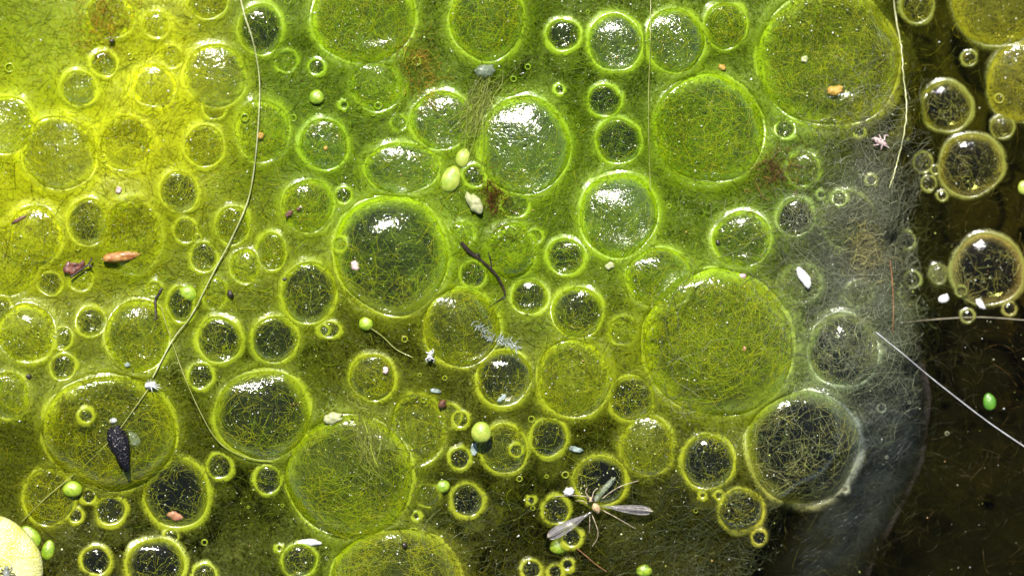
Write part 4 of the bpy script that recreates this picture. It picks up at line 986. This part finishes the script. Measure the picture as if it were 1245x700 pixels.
V, F = ellipsoid((0, -0.02, 0.02), (0.075, 0.045, 0.04), 16, 11, R(-80), 0.1, 3); mesh_np('abdomen', V, F, M_ins, root)
V, F = ellipsoid((0.0, 0.06, 0.025), (0.028, 0.03, 0.025), 12, 9, 0, 0.05, 4); mesh_np('head', V, F, M_ins, root)
for l in ([(0.02, 0.03), (0.06, 0.06), (0.05, 0.10)], [(-0.02, 0.03), (-0.06, 0.04), (-0.08, 0.09)], [(0.03, 0.0), (0.09, -0.01), (0.11, -0.05)], [(-0.03, 0.0), (-0.08, 0.0), (-0.10, -0.03)], [(0.03, -0.04), (0.08, -0.07)], [(-0.03, -0.04), (-0.08, -0.08)]):
    q = spline([(a_, b_, 0.02 - 0.012 * k) for k, (a_, b_) in enumerate(l)], 6)
    V, F = tubes(q[None], np.linspace(0.008, 0.004, 6)[None], 5); mesh_np('leg', V, F, M_black, root)

# the dead midge
mx, my, mz = spot(724, 615, 0.09)
root = empty('midge', (mx, my, mz)); tag(root, 'dead pale midge with its wings spread, over dark fuzz at the bottom', 'midge')
def mp(px, py, dz=0.0):
    x, y = px2w(px, py, mz); return np.array([float(x) - mx, float(y) - my, dz])
M_body = simple('midge_body', (0.45, 0.30, 0.14), (0.62, 0.50, 0.30), 22, 0.4, 0.3, 0.01, 0.25)
M_leg = simple('midge_leg', (0.36, 0.28, 0.18), (0.55, 0.46, 0.34), 22, 0.4, 0.3, 0.003)
M_abd = simple('midge_abdomen', (0.24, 0.30, 0.22), (0.44, 0.48, 0.40), 18, 0.3, 0.4, 0.01, 0.35, 0.55)
V, F = ellipsoid(mp(725, 617), (0.066, 0.044, 0.042), 20, 13, R(-60), 0.22, 2); mesh_np('thorax', V, F, M_body, root)
V, F = ellipsoid(mp(718, 607, 0.0), (0.036, 0.034, 0.03), 16, 11, 0, 0.06, 5); hd = mesh_np('head', V, F, M_body, root)
for dx in (-3, 3):
    V, F = ellipsoid(mp(718 + dx, 606, 0.02), (0.02, 0.024, 0.02), 10, 7); mesh_np('eye', V, F, M_black, hd)
q = np.array([mp(723, 609, -0.03), mp(729, 601, -0.04), mp(738, 591, -0.05), mp(748, 580, -0.05)]); q = spline(q, 12)
V, F = tubes(q[None], (0.72 * np.array([.03, .04, .045, .05, .047, .052, .05, .053, .05, .045, .035, .012]))[None], 12); mesh_np('abdomen', V, F, M_abd, root)
g = NT('wing'); v = objco(g)
w_ = g.attr('vein'); nz = g.noise(v, 16.0, 3.0)
cw = g.n('ShaderNodeMixRGB', {0: g.ramp(w_, 0.25, 0.7), 1: (0.26, 0.25, 0.27, 1), 2: (0.42, 0.36, 0.30, 1)}).outputs[0]
bp = g.n('ShaderNodeBump', {'Height': g.math('ADD', w_, nz), 'Distance': 0.012, 'Strength': 0.8}).outputs[0]
pw = g.n('ShaderNodeBsdfPrincipled', {'Base Color': cw, 'Roughness': 0.25, 'Normal': bp, 'Coat Weight': 0.6, 'Coat Roughness': 0.1}).outputs[0]
aw = g.math('MULTIPLY_ADD', w_, 0.42, g.ramp(nz, 0.3, 0.7, 0.12, 0.42), clamp=True)
M_wing = g.done(g.mix(aw, g.n('ShaderNodeBsdfTransparent').outputs[0], pw))
def wing(root_p, tip_p, width, zr, zt, side):
    a_ = mp(*root_p, zr); b_ = mp(*tip_p, zt); d = b_ - a_; L = np.linalg.norm(d); d /= L
    up = np.array([0, 0, 1.0]); s_ = np.cross(up, d); s_ /= np.linalg.norm(s_)
    nu, nv = 30, 15
    u = np.linspace(0, 1, nu)[:, None]; t = np.linspace(-1, 1, nv)[None]
    prof = width * np.clip(u, 0.0, 1) ** 0.75 * np.sqrt(np.clip(1 - np.clip((u - 0.62) / 0.38, 0, 1) ** 2, 0.004, 1)) * (0.2 + 0.8 * sstep(0, 0.45, u)) + 0.008
    P = a_ + d * (u * L)[..., None] + s_ * (t * prof)[..., None]
    fold = 0.025 * np.cos(t * 4.0) * u + 0.02 * np.sin(u * 5) 
    P = P + up * fold[..., None]
    vein = np.zeros((nu, nv))
    for c0_, c1_ in ((-0.95, -0.9), (-0.55, -0.5), (-0.1, -0.25), (0.25, 0.15), (0.6, 0.6), (0.97, 0.95)):
        vein = np.maximum(vein, np.exp(-((t - (c0_ + (c1_ - c0_) * u)) / 0.07) ** 2))
    vein = np.maximum(vein, np.exp(-((u - 0.98) / 0.03) ** 2) * np.ones((1, nv)))
    top_ = P.reshape(-1, 3) + np.array([0, 0, 0.003]); bot = P.reshape(-1, 3) - np.array([0, 0, 0.003])
    F = grid_faces(nu, nv); F = F if side > 0 else F
    V = np.concatenate([top_, bot]); F = np.concatenate([F, F[:, ::-1] + nu * nv])
    mesh_np('wing', V, F, M_wing, root, attrs={'vein': np.tile(vein.ravel(), 2)})
wing((719, 622), (666, 653), 0.085, 0.05, 0.03, 1)
wing((732, 615), (792, 621), 0.066, 0.05, 0.06, -1)
for pts in ([(719, 605), (708, 602.5), (697, 602), (672, 603)], [(732, 606), (742, 598), (756, 590), (776, 584)], [(733, 620), (748, 628), (760, 635), (773, 643)],
            [(720, 626), (724, 636), (727, 646), (726, 655), (720, 664)], [(717, 626), (717, 636), (716.5, 648)], [(714, 612), (707, 608), (700, 609)]):
    q = []
    for k, (a_, b_) in enumerate(pts):
        p_ = mp(a_, b_); f = k / (len(pts) - 1); zz_ = float(top(mx + p_[0], my + p_[1])) + 0.02 - mz
        p_[2] = max(zz_, 0.0 * (1 - f) + zz_ * f + 0.03 * math.sin(f * 3.14)); q.append(p_)
    q = spline(q, 14)
    V, F = tubes(q[None], (np.linspace(0.0046, 0.0028, 14) * (1 + 0.25 * np.sin(np.arange(14) * 1.7)))[None], 6); mesh_np('leg', V, F, M_leg, root)
for pts in ([(716, 604), (712, 598), (714, 592)], [(720, 604), (722, 597), (727, 593)]):
    q = spline([mp(a_, b_, 0.03) for a_, b_ in pts], 8); V, F = tubes(q[None], np.full((1, 8), 0.004), 5); mesh_np('antenna', V, F, M_leg, root)

# drop of water where the silk strand begins
x, y, z = spot(1069, 406, 0.05)
g = NT('water_drop')
M_drop = g.done(g.mix(0.12, g.n('ShaderNodeBsdfTransparent').outputs[0], g.n('ShaderNodeBsdfGlossy', {'Roughness': 0.04}).outputs[0]))
V, F = ellipsoid((0, 0, 0), (0.05, 0.04, 0.04), 20, 13); tag(mesh_np('water_drop', V, F, M_drop, loc=(x, y, z)), 'glinting drop of water where the silk strand leaves the bubble', 'water drop')

# grey biofilm skirt sloping from the mat's right border into the dark water
ys = np.linspace(165, 760, 70)
xr = np.interp(ys, [160, 230, 300, 400, 480, 560, 620, 680, 760], [1092, 1092, 1098, 1116, 1137, 1128, 1100, 1068, 1040])
xl = np.interp(ys, [160, 230, 300, 400, 480, 560, 640, 760], [1050, 985, 940, 960, 985, 1010, 960, 900])
t = np.linspace(0, 1, 26)
PX = xl[:, None] * (1 - t) + xr[:, None] * t; PY = ys[:, None] * np.ones_like(t)
X, Y = px2w(PX, PY)
edge_z = WATER_Z + 0.02
Zs = np.maximum(samp(ZB, X, Y) + 0.03, edge_z + 0.32 * (1 - t ** 2.2)[None] * np.ones_like(X)) + 0.03 * (vnoise(X, Y, 3, 8) - 0.5)
Zs[:, -1] = edge_z - 0.03
g = NT('biofilm'); v = objco(g, False)
sk = g.attr('skirt'); th = g.threads(v, 11.0, 8.0); nz = g.noise(v, 3.0, 5.0, 0.65)
al = g.math('MULTIPLY', g.math('ADD', g.ramp(nz, 0.3, 0.75, 0.01, 0.11), g.math('MULTIPLY', th, 0.05)), g.math('MULTIPLY', g.math('MULTIPLY', g.ramp(sk, 0.0, 0.45), g.ramp(sk, 0.70, 1.0, 1.0, 0.15)), g.attr('ends')))
al = g.math('MAXIMUM', al, g.math('MULTIPLY', g.ramp(sk, 0.90, 0.975, 0.0, 0.16), g.math('MULTIPLY', g.ramp(nz, 0.35, 0.65), g.attr('ends'))))
cc = g.n('ShaderNodeMixRGB', {0: g.ramp(sk, 0.9, 0.98), 1: (0.10, 0.125, 0.115, 1), 2: (0.17, 0.13, 0.11, 1)}).outputs[0]  # grey of the reflected sky put into the film's own colour
bp = g.n('ShaderNodeBump', {'Height': g.math('ADD', nz, g.math('MULTIPLY', th, 0.3)), 'Distance': 0.05, 'Strength': 0.6}).outputs[0]
pb = g.n('ShaderNodeBsdfPrincipled', {'Base Color': cc, 'Roughness': 0.3, 'Normal': bp, 'Coat Weight': 0.2}).outputs[0]
M_bio = g.done(g.mix(al, g.n('ShaderNodeBsdfTransparent').outputs[0], pb))
V = np.stack([X, Y, Zs], -1).reshape(-1, 3)
en = sstep(165, 260, PY) * sstep(760, 640, PY)
tag(mesh_np('biofilm', V, grid_faces(*X.shape)[:, ::-1], M_bio, attrs={'skirt': (t[None] * np.ones_like(X)).ravel(), 'ends': en.ravel()}), 'grey translucent slime skirt between the right border of the mat and the dark water', 'slime film')

# bright specks: minute air beads and grit, and pale dots painted as glints
n = 9000
x0 = rng.uniform(-6.8, 6.8, n); y0 = rng.uniform(-4.0, 4.0, n)
e = edge_in(*w2px(x0, y0)); keep = rng.random(n) < np.where(e > 0, 0.75, 0.18); x0, y0 = x0[keep], y0[keep]; n = len(x0)
rad = np.clip(rng.gamma(1.3, 0.0024, n) + 0.0020, 0, 0.014)
xs_, ys_, rs_ = [x0], [y0], [rad]
for b in B:                               # mostly pale dots painted in as glints across the bubble windows
    m_ = int(95 * b['r'] ** 1.4 / 0.35) + 2; q_ = np.sqrt(rng.random(m_)) * 0.92; a_ = rng.uniform(0, 6.28, m_)
    xs_.append(b['x'] + q_ * np.cos(a_) * b['rx']); ys_.append(b['y'] + q_ * np.sin(a_) * b['ry']); rs_.append(np.clip(rng.gamma(1.3, 0.0022, m_) + 0.0018, 0, 0.011))
x0 = np.concatenate(xs_); y0 = np.concatenate(ys_); rad = np.concatenate(rs_); n = len(x0)
z0 = np.maximum(samp(ZT, x0, y0), WATER_Z) + 0.008
oct_ = np.array([(1, 0, 0), (0, 1, 0), (-1, 0, 0), (0, -1, 0), (0, 0, 1), (0, 0, -1)], float)
of = np.array([(0, 1, 4), (1, 2, 4), (2, 3, 4), (3, 0, 4), (1, 0, 5), (2, 1, 5), (3, 2, 5), (0, 3, 5)])
sh_ = rng.uniform(0.5, 1.5, (n, 1, 3)) * rad[:, None, None]
V = (oct_[None] * sh_ + np.stack([x0, y0, z0], -1)[:, None]).reshape(-1, 3); F = (of[None] + 6 * np.arange(n)[:, None, None]).reshape(-1, 3)
base = np.array([(0.62, 0.66, 0.40), (0.75, 0.78, 0.72), (0.40, 0.45, 0.10), (0.05, 0.03, 0.01), (0.5, 0.3, 0.12)])[rng.choice(5, n, p=[.32, .28, .28, .08, .04])]
tag(mesh_np('specks', V, F, strand_mat('speck', 0.25, 0.1, 0.6), col=np.repeat(base, 6, 0), smooth=False), 'bright specks of grit and air, and pale dots painted as glints, in the algae', 'specks', kind='stuff')

# froth: bead bubbles too small to tell apart, each a domed ring
nb = 260
x0 = rng.uniform(-6.4, 6.4, nb); y0 = rng.uniform(-3.7, 3.7, nb)
e = edge_in(*w2px(x0, y0)); keep = (rng.random(nb) < np.where(e > 0, 0.8, 0.15)) & (samp(COVER, x0, y0) > 0.8); x0, y0 = x0[keep], y0[keep]
Vs, Fs, cs, fd, off = [], [], [], [], 0
ang = np.arange(14) * 2 * np.pi / 14
for xb_, yb_ in zip(x0, y0):
    r_ = float(np.clip(rng.gamma(1.3, 0.010) + 0.009, 0.011, 0.06)); zb_ = float(np.maximum(samp(ZT, xb_, yb_), WATER_Z)) + 0.01
    pr = [(1.35, -0.3, 0.0), (1.12, 0.12, 0.8), (0.95, 0.42, 1.0), (0.80, 0.30, 0.7), (0.70, 0.2, 0.1)]
    V = np.concatenate([np.stack([xb_ + np.cos(ang) * r_ * f, yb_ + np.sin(ang) * r_ * f, np.full(14, zb_ + r_ * h)], -1) for f, h, _ in pr])
    Vs.append(V); Fs.append(grid_faces(5, 14, True)[:, ::-1] + off); off += len(V); fd.append(np.repeat([q_[2] for q_ in pr], 14))
V = np.concatenate(Vs)
tag(mesh_np('froth_beads', V, np.concatenate(Fs), M_rim, col=pigment(V[:, 0], V[:, 1], 0.7, 0.2), attrs={'fade': np.concatenate(fd)}), 'froth of bead sized air bubbles strewn over the algae', 'froth', kind='stuff')
